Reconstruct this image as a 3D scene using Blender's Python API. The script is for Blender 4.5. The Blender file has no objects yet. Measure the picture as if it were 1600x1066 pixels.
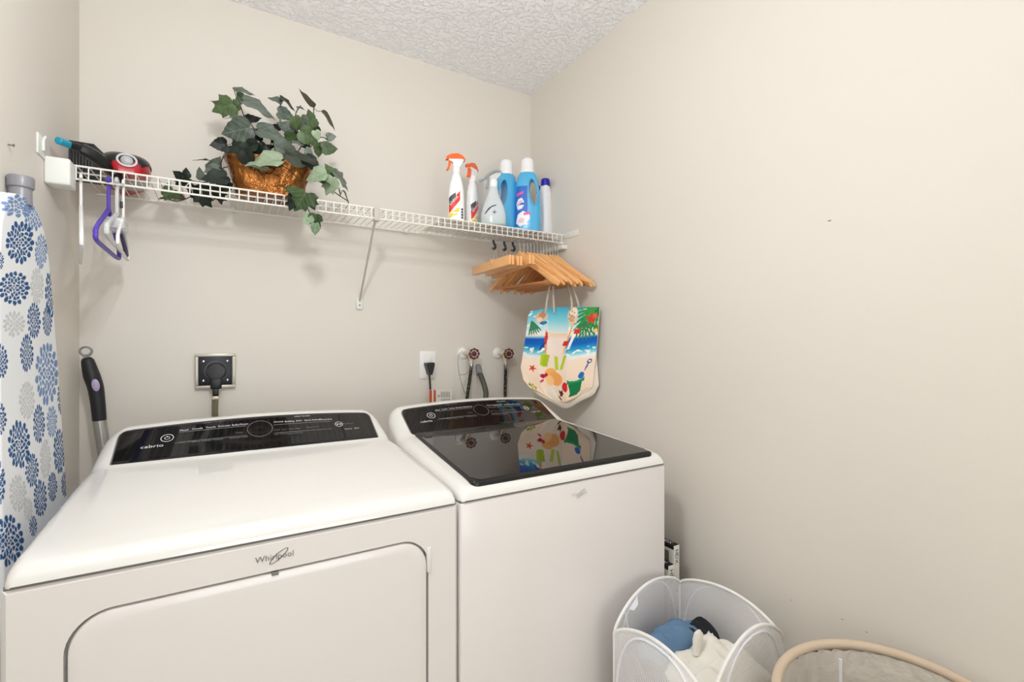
import bpy, bmesh, math, random
import numpy as np
from mathutils import Vector, Matrix, noise
random.seed(7); np.random.seed(7)
PI = math.pi
sc = bpy.context.scene
# ------------------------------------------------------------------ camera
YAW = math.radians(30.95); FOC = 744.0; CH = 1.33
cam = bpy.data.cameras.new('camera'); camo = bpy.data.objects.new('camera', cam)
sc.collection.objects.link(camo); sc.camera = camo
cam.sensor_width = 36; cam.lens = 36 * FOC / 1600; cam.clip_start = 0.02
camo.location = (0, 0, CH); camo.rotation_euler = (PI / 2, 0, -YAW)
# ------------------------------------------------------------------ world, lights, exposure
W = bpy.data.worlds.new('world'); sc.world = W; W.use_nodes = True
W.node_tree.nodes['Background'].inputs[0].default_value = (0.95, 0.97, 1, 1)
W.node_tree.nodes['Background'].inputs[1].default_value = 0.8
def area(name, loc, rot, sx, sy, power, col=(1, 1, 1), shape='RECTANGLE'):
    l = bpy.data.lights.new(name, 'AREA'); l.shape = shape; l.size = sx; l.size_y = sy
    l.energy = power; l.color = col
    o = bpy.data.objects.new(name, l); sc.collection.objects.link(o)
    o.location = loc; o.rotation_euler = rot
    return o
pl_ = bpy.data.lights.new('ceiling_lamp_light', 'POINT'); pl_.energy = 29.5; pl_.shadow_soft_size = 0.055; pl_.color = (0.985, 0.993, 1)
plo = bpy.data.objects.new('ceiling_lamp_light', pl_); sc.collection.objects.link(plo); plo.location = (0.07, 0.60, 2.10)
area('fill_light', (0.40, -2.58, 1.20), (math.radians(118), 0, 0), 1.5, 2.0, 20, (0.94, 0.98, 1))  # added soft fill, set in the unseen front opening to brighten the room
sc.view_settings.view_transform = 'Standard'; sc.view_settings.look = 'None'
sc.view_settings.gamma = 1; sc.view_settings.use_curve_mapping = False
sc.view_settings.exposure = 0.25
try:
    sc.cycles.max_bounces = 12; sc.cycles.diffuse_bounces = 8; sc.cycles.transparent_max_bounces = 16
except Exception: pass
# ------------------------------------------------------------------ helpers
FW = Vector((math.sin(YAW), math.cos(YAW), 0)); RT = Vector((math.cos(YAW), -math.sin(YAW), 0))
CAM = Vector((0, 0, CH))
def ray(px, py): return FW * FOC + RT * (px - 800) + Vector((0, 0, 533 - py))
def P(px, py, X=None, Y=None, Z=None):
    d = ray(px, py)
    if X is not None: t = X / d.x
    elif Y is not None: t = Y / d.y
    else: t = (Z - CH) / d.z
    return CAM + d * t
def Pn(px, py, pt, n):
    d = ray(px, py); n = Vector(n); return CAM + d * ((Vector(pt) - CAM).dot(n) / d.dot(n))
def s2l(c):
    return tuple(((v / 255) / 12.92 if v / 255 <= 0.04045 else ((v / 255 + 0.055) / 1.055) ** 2.4) for v in c)
def mat(name, rgb, rough=0.5, metal=0, spec=0.5, bump=None, alpha=1, trans=0, coat=0, emit=None, vary=None, sheen=0):
    m = bpy.data.materials.new(name); m.use_nodes = True; nt = m.node_tree; b = nt.nodes['Principled BSDF']
    c = (*s2l(rgb), 1)
    b.inputs['Base Color'].default_value = c; b.inputs['Roughness'].default_value = rough
    b.inputs['Metallic'].default_value = metal; b.inputs['Specular IOR Level'].default_value = spec
    b.inputs['Alpha'].default_value = alpha; b.inputs['Transmission Weight'].default_value = trans
    b.inputs['Coat Weight'].default_value = coat; b.inputs['Sheen Weight'].default_value = sheen
    if emit: b.inputs['Emission Color'].default_value = c; b.inputs['Emission Strength'].default_value = emit
    tc = nt.nodes.new('ShaderNodeTexCoord')
    if vary:      # (scale, amount, stretch)
        n = nt.nodes.new('ShaderNodeTexNoise'); n.inputs['Scale'].default_value = vary[0]; n.inputs['Detail'].default_value = 5
        mp = nt.nodes.new('ShaderNodeMapping'); mp.inputs['Scale'].default_value = vary[2] if len(vary) > 2 else (1, 1, 1)
        nt.links.new(tc.outputs['Object'], mp.inputs[0]); nt.links.new(mp.outputs[0], n.inputs['Vector'])
        mx = nt.nodes.new('ShaderNodeMix'); mx.data_type = 'RGBA'
        a = vary[1]
        mx.inputs[6].default_value = tuple(min(1, v * (1 - a)) for v in c[:3]) + (1,)
        mx.inputs[7].default_value = tuple(min(1, v * (1 + a)) for v in c[:3]) + (1,)
        nt.links.new(n.outputs['Fac'], mx.inputs[0]); nt.links.new(mx.outputs[2], b.inputs['Base Color'])
    if bump:      # (scale, strength, distance)
        n = nt.nodes.new('ShaderNodeTexNoise'); n.inputs['Scale'].default_value = bump[0]; n.inputs['Detail'].default_value = 4
        nt.links.new(tc.outputs['Object'], n.inputs['Vector'])
        bp = nt.nodes.new('ShaderNodeBump'); bp.inputs['Strength'].default_value = bump[1]; bp.inputs['Distance'].default_value = bump[2]
        nt.links.new(n.outputs['Fac'], bp.inputs['Height']); nt.links.new(bp.outputs[0], b.inputs['Normal'])
    return m
def attr_mat(name, rough=0.8, bump=None):
    m = mat(name, (255, 255, 255), rough, spec=0.2, bump=bump); nt = m.node_tree
    a = nt.nodes.new('ShaderNodeVertexColor'); a.layer_name = 'print'
    nt.links.new(a.outputs['Color'], nt.nodes['Principled BSDF'].inputs['Base Color'])
    return m
def offset_of(p):
    v = Vector((0, 0, 0))
    while p is not None: v += p.location; p = p.parent
    return v
class MB:
    def __init__(s): s.v = []; s.f = []
    def add(s, vs, fs):
        k = len(s.v); s.v += [tuple(v) for v in vs]; s.f += [tuple(i + k for i in f) for f in fs]; return s
    def rbox(s, x0, x1, y0, y1, z0, z1, r=0.0, seg=2, M=None):
        bm = bmesh.new(); bmesh.ops.create_cube(bm, size=1)
        for v in bm.verts:
            v.co = Vector(((x0 + x1) / 2 + v.co.x * (x1 - x0), (y0 + y1) / 2 + v.co.y * (y1 - y0), (z0 + z1) / 2 + v.co.z * (z1 - z0)))
        if r > 0: bmesh.ops.bevel(bm, geom=bm.edges[:], offset=r, segments=seg, affect='EDGES', profile=0.5)
        bm.verts.index_update()
        s.add([(M @ v.co if M else v.co) for v in bm.verts], [[v.index for v in f.verts] for f in bm.faces]); bm.free(); return s
    def tube(s, pts, r, n=8, closed=False, cap=True, flat=1.0):
        pts = [Vector(p) for p in pts]; m = len(pts); vs = []; fs = []
        rr = r if isinstance(r, (list, tuple)) else [r] * m
        up = None
        for i, p in enumerate(pts):
            a = pts[(i - 1) % m] if (closed or i > 0) else p
            b = pts[(i + 1) % m] if (closed or i < m - 1) else p
            t = (b - a).normalized()
            if up is None:
                up = Vector((0, 0, 1)) if abs(t.z) < 0.9 else Vector((0, 1, 0))
            u = (up - t * up.dot(t))
            if u.length < 1e-5: u = t.orthogonal()
            u.normalize(); w = t.cross(u); up = u
            for k in range(n):
                an = 2 * PI * k / n
                vs.append(p + (u * math.cos(an) + w * math.sin(an) * flat) * rr[i])
        for i in range(m if closed else m - 1):
            j = (i + 1) % m
            for k in range(n):
                l = (k + 1) % n; fs.append((i * n + k, i * n + l, j * n + l, j * n + k))
        if not closed and cap: fs.append(tuple(range(n - 1, -1, -1))); fs.append(tuple((m - 1) * n + k for k in range(n)))
        return s.add(vs, fs)
    def lathe(s, prof, c=(0, 0, 0), n=24, M=None, sx=1, sy=1, caps=True):   # prof [(r,z)]
        vs = []; fs = []; m = len(prof)
        for r, z in prof:
            for k in range(n):
                a = 2 * PI * k / n; v = Vector((r * math.cos(a) * sx, r * math.sin(a) * sy, z))
                if M: v = M @ v
                vs.append(v + Vector(c))
        for i in range(m - 1):
            for k in range(n):
                l = (k + 1) % n; fs.append((i * n + k, i * n + l, (i + 1) * n + l, (i + 1) * n + k))
        if caps: fs.append(tuple(range(n - 1, -1, -1))); fs.append(tuple((m - 1) * n + k for k in range(n)))
        return s.add(vs, fs)
    def grid(s, fn, nu, nv, closeu=False):
        vs = [fn(i / (nu if closeu else nu - 1), j / (nv - 1)) for j in range(nv) for i in range(nu)]
        fs = []
        for j in range(nv - 1):
            for i in range(nu if closeu else nu - 1):
                k = (i + 1) % nu; fs.append((j * nu + i, j * nu + k, (j + 1) * nu + k, (j + 1) * nu + i))
        return s.add(vs, fs)
    def sheet(s, fn, nu, nv, drop):          # grid with a skirt and underside, drop = vector
        d = Vector(drop); k0 = len(s.v); s.grid(fn, nu, nv)
        top = [Vector(v) for v in s.v[k0:]]
        s.add([v + d for v in top], [tuple(reversed([i - k0 for i in f])) for f in s.f[-(nu - 1) * (nv - 1):]])
        loop = [i for i in range(nu)] + [j * nu + nu - 1 for j in range(1, nv)] + [(nv - 1) * nu + i for i in range(nu - 2, -1, -1)] + [j * nu for j in range(nv - 2, 0, -1)]
        N = nu * nv
        for a in range(len(loop)):
            b = (a + 1) % len(loop); s.f.append((k0 + loop[a], k0 + loop[b], k0 + N + loop[b], k0 + N + loop[a]))
        return s
    def prism(s, poly, fn, a, b):            # poly of 2D points, fn(p2, depth) -> 3D
        n = len(poly); vs = [fn(p, a) for p in poly] + [fn(p, b) for p in poly]
        return s.add(vs, [tuple(range(n)), tuple(range(2 * n - 1, n - 1, -1))] + [(i, (i + 1) % n, n + (i + 1) % n, n + i) for i in range(n)])
    def build(s, name, m, parent=None, angle=35, smooth=True, sub=0, weld=0):
        off = offset_of(parent)
        me = bpy.data.meshes.new(name)
        me.from_pydata([(v[0] - off.x, v[1] - off.y, v[2] - off.z) for v in s.v], [], s.f)
        bm = bmesh.new(); bm.from_mesh(me)
        if weld: bmesh.ops.remove_doubles(bm, verts=bm.verts, dist=weld)
        bmesh.ops.recalc_face_normals(bm, faces=bm.faces); bm.to_mesh(me); bm.free()
        if smooth:
            me.shade_smooth()
            if angle < 180: me.set_sharp_from_angle(angle=math.radians(angle))
        me.materials.append(m)
        o = bpy.data.objects.new(name, me); sc.collection.objects.link(o); o.parent = parent
        if sub:
            md = o.modifiers.new('sub', 'SUBSURF'); md.levels = md.render_levels = sub
        return o
def tag(o, label=None, cat=None, group=None, kind=None):
    if label: o['label'] = label
    if cat: o['category'] = cat
    if group: o['group'] = group
    if kind: o['kind'] = kind
    return o
def thing(name, label, cat, loc=(0, 0, 0), group=None):
    o = bpy.data.objects.new(name, None); sc.collection.objects.link(o); o.location = loc
    o.empty_display_size = 0.05
    return tag(o, label, cat, group)
def dup(root, loc=None, label=None):
    r = root.copy(); sc.collection.objects.link(r)
    if loc is not None: r.location = loc
    if label: r['label'] = label
    for ch in list(root.children):
        c = ch.copy(); sc.collection.objects.link(c); c.parent = r
        for g in list(ch.children):
            d = g.copy(); sc.collection.objects.link(d); d.parent = c
    return r
_txt = {}
def text2d(st, size, align='CENTER'):
    k = (st, align)
    if k not in _txt:
        cu = bpy.data.curves.new('t', 'FONT'); cu.body = st; cu.size = 1; cu.align_x = align; cu.resolution_u = 2
        o = bpy.data.objects.new('t', cu); sc.collection.objects.link(o); bpy.context.view_layer.update()
        me = bpy.data.meshes.new_from_object(o.evaluated_get(bpy.context.evaluated_depsgraph_get()))
        _txt[k] = ([tuple(v.co[:2]) for v in me.vertices], [tuple(p.vertices) for p in me.polygons])
        bpy.data.objects.remove(o); bpy.data.meshes.remove(me)
    v, f = _txt[k]
    return [(a * size, b * size) for a, b in v], f
def put_text(mb, st, size, fn, align='CENTER', sx=1.0):
    v, f = text2d(st, size, align); mb.add([fn(a * sx, b) for a, b in v], f)
def ring2d(rx, ry, w, n=32, rot=0):
    vs = []; fs = []
    for k in range(n):
        a = 2 * PI * k / n; c, s_ = math.cos(a), math.sin(a)
        for q in (0, w):
            x, y = (rx - q) * c, (ry - q) * s_
            vs.append((x * math.cos(rot) - y * math.sin(rot), x * math.sin(rot) + y * math.cos(rot)))
    for k in range(n):
        l = (k + 1) % n; fs.append((2 * k, 2 * l, 2 * l + 1, 2 * k + 1))
    return vs, fs
def smoothcurve(pts, n=8):
    pts = [Vector(p) for p in pts]; out = []
    for i in range(len(pts) - 1):
        p0 = pts[max(i - 1, 0)]; p1 = pts[i]; p2 = pts[i + 1]; p3 = pts[min(i + 2, len(pts) - 1)]
        for k in range(n):
            t = k / n
            out.append(0.5 * ((2 * p1) + (p2 - p0) * t + (2 * p0 - 5 * p1 + 4 * p2 - p3) * t * t + (3 * p1 - p0 - 3 * p2 + p3) * t ** 3))
    out.append(pts[-1]); return out
def ip(x, xs, ys): return float(np.interp(x, xs, ys))
# ------------------------------------------------------------------ materials
M = {}
M['wall'] = mat('wall_paint', (221, 216, 208), 0.6, spec=0.3, bump=(260, 0.06, 0.002), vary=(1.3, 0.015))
cm = mat('ceiling_texture', (250, 251, 254), 0.85, spec=0.2)
nt = cm.node_tree; tc = nt.nodes.new('ShaderNodeTexCoord')
n1 = nt.nodes.new('ShaderNodeTexNoise'); n1.inputs['Scale'].default_value = 62; n1.inputs['Detail'].default_value = 3; n1.inputs['Roughness'].default_value = 0.55
rp = nt.nodes.new('ShaderNodeValToRGB'); rp.color_ramp.elements[0].position = 0.45; rp.color_ramp.elements[1].position = 0.60
bp = nt.nodes.new('ShaderNodeBump'); bp.inputs['Strength'].default_value = 0.7; bp.inputs['Distance'].default_value = 0.006
nt.links.new(tc.outputs['Object'], n1.inputs[0]); nt.links.new(n1.outputs['Fac'], rp.inputs[0]); nt.links.new(rp.outputs[0], bp.inputs['Height'])
nt.links.new(bp.outputs[0], nt.nodes['Principled BSDF'].inputs['Normal'])
M['ceiling'] = cm
M['floor'] = mat('floor_tile', (222, 216, 204), 0.4, vary=(3, 0.05))
M['trim'] = mat('white_trim', (240, 239, 235), 0.4)
M['enamel'] = mat('white_enamel', (225, 221, 219), 0.16, spec=0.5, coat=0.3)
M['enamel2'] = mat('white_enamel_top', (228, 227, 224), 0.10, spec=0.5, coat=0.5)
M['gap'] = mat('gap_grey', (120, 117, 112), 0.6)
M['blackglass'] = mat('black_glass', (22, 22, 24), 0.05, spec=0.5)
M['lidglass'] = mat('smoked_glass', (30, 27, 26), 0.015, spec=0.62)
M['blackplastic'] = mat('black_plastic', (18, 18, 19), 0.35)
M['print'] = mat('white_print', (225, 226, 228), 0.5)
M['printgrey'] = mat('grey_print', (120, 121, 124), 0.5)
M['badge'] = mat('badge_grey', (118, 114, 112), 0.35, metal=0.3)
M['badgepale'] = mat('badge_pale', (208, 207, 203), 0.3)
M['chrome'] = mat('chrome', (200, 200, 200), 0.18, metal=1)
M['silver'] = mat('silver_trim', (150, 150, 152), 0.3, metal=0.7)
M['wire'] = mat('white_vinyl_wire', (236, 234, 228), 0.35)
M['bracket'] = mat('white_bracket', (226, 228, 224), 0.4)
M['brace'] = mat('brace_metal', (190, 186, 176), 0.4)
M['whiteplastic'] = mat('white_plastic', (238, 238, 236), 0.35)
M['wood'] = mat('hanger_wood', (234, 176, 114), 0.35, vary=(14, 0.16, (3, 0.6, 3)), coat=0.3)
M['woodred'] = mat('bar_wood', (202, 132, 72), 0.4, vary=(16, 0.2, (3, 0.6, 3)))
M['copper'] = mat('bronze_foil', (128, 78, 32), 0.26, metal=0.8, vary=(14, 0.65), bump=(42, 1.0, 0.010))
M['soil'] = mat('dark_moss', (30, 28, 22), 0.9)
M['stem'] = mat('vine_stem', (44, 42, 28), 0.7)
def leafmat(name, c1, c2, vein):
    m = mat(name, c1, 0.45, spec=0.4); nt = m.node_tree; b = nt.nodes['Principled BSDF']
    tc = nt.nodes.new('ShaderNodeTexCoord'); sx = nt.nodes.new('ShaderNodeSeparateXYZ'); nt.links.new(tc.outputs['Object'], sx.inputs[0])
    def mth(op, a, b2=None, v=None):
        n = nt.nodes.new('ShaderNodeMath'); n.operation = op; nt.links.new(a, n.inputs[0])
        if b2 is not None: nt.links.new(b2, n.inputs[1])
        elif v is not None: n.inputs[1].default_value = v
        return n.outputs[0]
    ay = mth('ABSOLUTE', sx.outputs['Y'])
    w = mth('SUBTRACT', sx.outputs['X'], mth('MULTIPLY', ay, v=0.85))
    w = mth('ABSOLUTE', mth('SUBTRACT', mth('FRACT', mth('MULTIPLY', w, v=4.5)), v=0.5))
    side = mth('LESS_THAN', w, v=0.045); mid = mth('LESS_THAN', ay, v=0.012)
    vm = mth('MAXIMUM', side, mid)
    oi = nt.nodes.new('ShaderNodeObjectInfo'); no = nt.nodes.new('ShaderNodeTexNoise'); no.inputs['Scale'].default_value = 2.6
    nt.links.new(tc.outputs['Object'], no.inputs['Vector'])
    f = mth('ADD', mth('MULTIPLY', oi.outputs['Random'], v=0.8), mth('MULTIPLY', mth('SUBTRACT', no.outputs['Fac'], v=0.45), v=1.2)); 
    m1 = nt.nodes.new('ShaderNodeMix'); m1.data_type = 'RGBA'; m1.inputs[6].default_value = (*s2l(c1), 1); m1.inputs[7].default_value = (*s2l(c2), 1)
    nt.links.new(f, m1.inputs[0])
    m2 = nt.nodes.new('ShaderNodeMix'); m2.data_type = 'RGBA'; m2.inputs[7].default_value = (*s2l(vein), 1)
    nt.links.new(mth('MULTIPLY', vm, v=0.55), m2.inputs[0]); nt.links.new(m1.outputs[2], m2.inputs[6]); nt.links.new(m2.outputs[2], b.inputs['Base Color'])
    return m
M['leafd'] = leafmat('leaf_dark', (10, 16, 13), (32, 44, 35), (50, 66, 52))
M['leafg'] = leafmat('leaf_grey_green', (58, 72, 62), (112, 122, 112), (134, 144, 130))
M['leafv'] = leafmat('leaf_green', (44, 64, 36), (86, 108, 68), (116, 136, 98))
M['leafp'] = leafmat('leaf_pale', (100, 126, 96), (158, 174, 146), (180, 192, 164))
M['leafb'] = leafmat('leaf_brown', (62, 58, 44), (104, 98, 82), (120, 112, 96))
def solid(n, c, r=0.4, **k):
    M[n] = mat(n, c, r, **k); return M[n]
solid('orange_plastic', (244, 104, 32)); solid('bottle_white', (240, 241, 244), 0.3); solid('blue_detergent', (76, 176, 226), 0.25, coat=0.4)
solid('deep_blue', (34, 104, 200)); solid('pink_print', (232, 80, 160)); solid('red_print', (222, 60, 40)); solid('yellow_print', (238, 214, 70))
solid('grey_print_dark', (70, 76, 84)); solid('navy_cap', (16, 20, 170)); solid('label_white', (236, 238, 246)); solid('label_pinkish', (226, 196, 206))
solid('teal_liquid', (110, 190, 186), 0.2); solid('trigger_grey', (150, 156, 160)); solid('navy_print', (30, 34, 90))
solid('plum', (84, 60, 176)); solid('dark_plum', (60, 50, 96)); solid('teal', (30, 150, 184)); solid('red_plastic', (176, 30, 40), 0.3); solid('grey_plastic', (168, 170, 172), 0.35)
solid('cord_grey', (112, 106, 84)); solid('hose_grey', (74, 76, 66), 0.5); solid('hose_black', (22, 23, 21), 0.5); solid('wheel_red', (92, 26, 28), 0.35)
solid('plate_silver', (196, 192, 180), 0.3, metal=0.35); solid('brass', (216, 206, 186), 0.35, metal=0.25); solid('outlet_black', (24, 26, 40), 0.3); solid('tag_white', (226, 222, 214)); solid('tag_red', (190, 80, 50)); solid('fleck', (210, 200, 90))
solid('rope', (190, 184, 172), 0.9, bump=(400, 0.5, 0.002)); solid('bag_cream', (232, 222, 206), 0.85, bump=(60, 0.3, 0.004)); solid('iron_grey', (132, 132, 138), 0.35)
solid('board_back', (180, 180, 182), 0.6); solid('beige_rim', (204, 186, 164), 0.8, bump=(500, 0.3, 0.001)); solid('hamper_cream', (206, 196, 176), 0.9)
solid('white_cloth', (236, 233, 224), 0.95, bump=(40, 0.25, 0.006)); solid('denim', (100, 132, 166), 0.9, vary=(30, 0.2)); solid('denim_dark', (40, 56, 92), 0.9, vary=(30, 0.2)); solid('black_cloth', (24, 26, 34), 0.9)
solid('filter_white', (222, 220, 214), 0.8); solid('filter_grey', (140, 134, 128), 0.9); solid('filter_black', (20, 20, 20), 0.7); solid('print_soft', (150, 148, 146)); solid('dark_ring', (78, 78, 82)); solid('lilac', (176, 162, 196)); solid('nail', (120, 114, 108), 0.4, metal=0.5)
solid('grip_black', (30, 27, 34), 0.5); solid('pole_silver', (164, 164, 160), 0.3, metal=0.5); solid('mark', (150, 140, 126), 0.8)
M['clear'] = mat('clear_plastic', (236, 240, 242), 0.12, alpha=0.55, coat=0.3)
M['clearhanger'] = mat('clear_hanger_plastic', (222, 226, 228), 0.15, alpha=0.7)
M['liner'] = mat('plastic_liner', (226, 220, 214), 0.35, alpha=0.45, bump=(25, 0.5, 0.01))
M['bagliner'] = mat('inner_plastic', (212, 206, 196), 0.3, bump=(14, 0.7, 0.02), vary=(6, 0.05))
ms = mat('hamper_mesh', (238, 238, 240), 0.7); nt = ms.node_tree
tc = nt.nodes.new('ShaderNodeTexCoord'); sx = nt.nodes.new('ShaderNodeSeparateXYZ'); nt.links.new(tc.outputs['Object'], sx.inputs[0])
def mth(op, a, b=None, v=None):
    n = nt.nodes.new('ShaderNodeMath'); n.operation = op; nt.links.new(a, n.inputs[0])
    if b is not None: nt.links.new(b, n.inputs[1])
    elif v is not None: n.inputs[1].default_value = v
    return n.outputs[0]
h = mth('ADD', sx.outputs['X'], sx.outputs['Y'])
f1 = mth('GREATER_THAN', mth('FRACT', mth('MULTIPLY', h, v=360)), v=0.42)
f2 = mth('GREATER_THAN', mth('FRACT', mth('MULTIPLY', sx.outputs['Z'], v=260)), v=0.42)
hole = mth('MULTIPLY', f1, f2); al = mth('SUBTRACT', mth('ADD', mth('MULTIPLY', hole, v=-0.72), v=0.0), v=-0.95)
nt.links.new(al, nt.nodes['Principled BSDF'].inputs['Alpha']); M['mesh'] = ms
# ------------------------------------------------------------------ room
YB, XR, XL, YF, ZC = 2.0, 1.308, -0.40, -2.7, 2.56
def struct(o): return tag(o, kind='structure')
struct(MB().rbox(XL - .1, XR + .1, YB, YB + .1, -.1, ZC + .1).build('wall_back', M['wall']))
struct(MB().rbox(XR, XR + .1, YF - .1, YB, -.1, ZC + .1).build('wall_right', M['wall']))
struct(MB().rbox(XL - .1, XL, YF - .1, YB, -.1, ZC + .1).build('wall_left', M['wall']))
wf = MB()
wf.rbox(XL, -.30, YF - .1, YF, 0, ZC); wf.rbox(1.2, XR, YF - .1, YF, 0, ZC); wf.rbox(-.30, 1.2, YF - .1, YF, 2.06, ZC)
struct(wf.build('wall_front', M['wall']))
struct(MB().rbox(XL, XR, YF, YB, ZC, ZC + .1).build('ceiling', M['ceiling']))
struct(MB().rbox(XL, XR, YF - .6, YB, -.1, 0).build('floor', M['floor']))
struct(MB().rbox(XL, XR, YB - .012, YB, 0, .09, .003).build('baseboard_back', M['trim']))
struct(MB().rbox(XR - .012, XR, YF, YB - .012, 0, .09, .003).build('baseboard_right', M['trim']))
struct(MB().rbox(XL, XL + .012, YF, YB - .012, 0, .09, .003).build('baseboard_left', M['trim']))
t1 = MB(); t1.rbox(-.36, -.30, YF, YF + .015, 0, 2.12, .003); t1.rbox(1.2, 1.26, YF, YF + .015, 0, 2.12, .003); t1.rbox(-.30, 1.2, YF, YF + .015, 2.06, 2.12, .003)
struct(t1.build('trim_1', M['trim']))
# ceiling light (behind the camera's view, lights the room)
cl = thing('ceiling_light', 'small white pendant lamp with a bare bulb hanging in the middle of the ceiling', 'light', (0.07, 0.60, ZC))
MB().lathe([(.06, ZC), (.06, ZC - .012), (.045, ZC - .022), (.01, ZC - .025)], (0.07, .60, 0), 32).build('canopy', M['trim'], cl)
MB().tube([(.07, .60, ZC - .02), (.07, .60, 2.16)], .004, 8).build('rod', M['trim'], cl)
MB().lathe([(.015, 2.16), (.017, 2.155), (.017, 2.13), (.012, 2.125)], (0.07, .60, 0), 20).build('socket', M['trim'], cl)
M['dome'] = mat('lamp_glass', (255, 252, 246), 0.3, emit=12)
MB().lathe([(.012, 2.128), (.02, 2.115), (.03, 2.10), (.03, 2.085), (.02, 2.07), (.002, 2.065)], (0.07, .60, 0), 24).build('bulb', M['dome'], cl)
# ------------------------------------------------------------------ washer and dryer
def rrect(x0, x1, z0, z1, r, n=8):
    out = []
    for cx, cz, a0 in ((x1 - r, z1 - r, 0), (x0 + r, z1 - r, 90), (x0 + r, z0 + r, 180), (x1 - r, z0 + r, 270)):
        for k in range(n + 1):
            a = math.radians(a0 + 90 * k / n); out.append((cx + r * math.cos(a), cz + r * math.sin(a)))
    return out
SY = [.998, 1.000, 1.006, 1.016, 1.035, 1.06, 1.25, 1.44, 1.475, 1.49, 1.52, 1.60, 1.62, 1.64, 1.66, 1.675, 1.682]
SZ = [.960, .970, .979, .986, .991, .994, 1.008, 1.023, 1.026, 1.030, 1.044, 1.082, 1.090, 1.093, 1.090, 1.075, 1.03]
def surf(xc, hw):
    def z(x, Y):
        a = 0.017 * min(1, max(0, (Y - 1.48) / 0.12)) ** 1.3
        return ip(Y, SY, SZ) + a * (1 - ((x - xc) / hw) ** 2)
    return z
ZS = .958
def top_shell(xc, hw, zf):
    ys = [.998, 1.000, 1.003, 1.008, 1.016, 1.026, 1.04, 1.07, 1.15, 1.25, 1.35, 1.43, 1.46, 1.48, 1.50, 1.53, 1.56, 1.59, 1.61, 1.625, 1.64, 1.655, 1.666, 1.675, 1.682]
    mb = MB(); rows = []
    for Y in ys:
        ins = ip(Y, [.998, 1.003, 1.012, 1.03], [.010, .004, .001, 0]) + ip(Y, [1.44, 1.60, 1.682], [0, .012, .03])
        H = hw - ins; row = []
        zt = zf(xc, Y) - ZS; r = min(ip(Y, [1.0, 1.4, 1.6], [.022, .03, .045]), zt * .92)
        row.append((xc - H, Y, ZS))
        for k in range(9):
            a = PI / 2 * k / 8; x = xc - H + r * (1 - math.cos(a)); row.append((x, Y, zf(x, Y) - r * (1 - math.sin(a))))
        for k in range(1, 16):
            x = xc - (H - r) + 2 * (H - r) * k / 16; row.append((x, Y, zf(x, Y)))
        for k in range(8, -1, -1):
            a = PI / 2 * k / 8; x = xc + H - r * (1 - math.cos(a)); row.append((x, Y, zf(x, Y) - r * (1 - math.sin(a))))
        row.append((xc + H, Y, ZS)); rows.append(row)
    n = len(rows[0]); vs = [p for r in rows for p in r]
    fs = [(j * n + i, j * n + i + 1, (j + 1) * n + i + 1, (j + 1) * n + i) for j in range(len(rows) - 1) for i in range(n - 1)]
    fs.append(tuple((len(rows) - 1) * n + i for i in range(n)))
    return mb.add(vs, fs)
def glass_patch(xc, hb, zf, Y0, Y1, lift, rc=.028, ht=None):
    ht = ht or hb
    def fn(u, v):
        Y = Y0 + (Y1 - Y0) * v
        w = hb + (ht - hb) * v; d = (Y1 - Y); 
        if d < rc: w -= rc - math.sqrt(max(0, rc * rc - (rc - d) ** 2))
        x = xc + w * (2 * u - 1); e = 0 if (v > .001 and v < .999) else -.0015
        return (x, Y, zf(x, Y) + lift + e)
    return MB().sheet(fn, 41, 25, (0, 0, -.004))
def gpt(px, py):    # pixel on the slanted console plane -> (x, Y)
    p = Pn(px, py, (0, 1.49, 1.036), (0, -(1.094 - 1.036), .115)); return p.x, p.y
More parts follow.
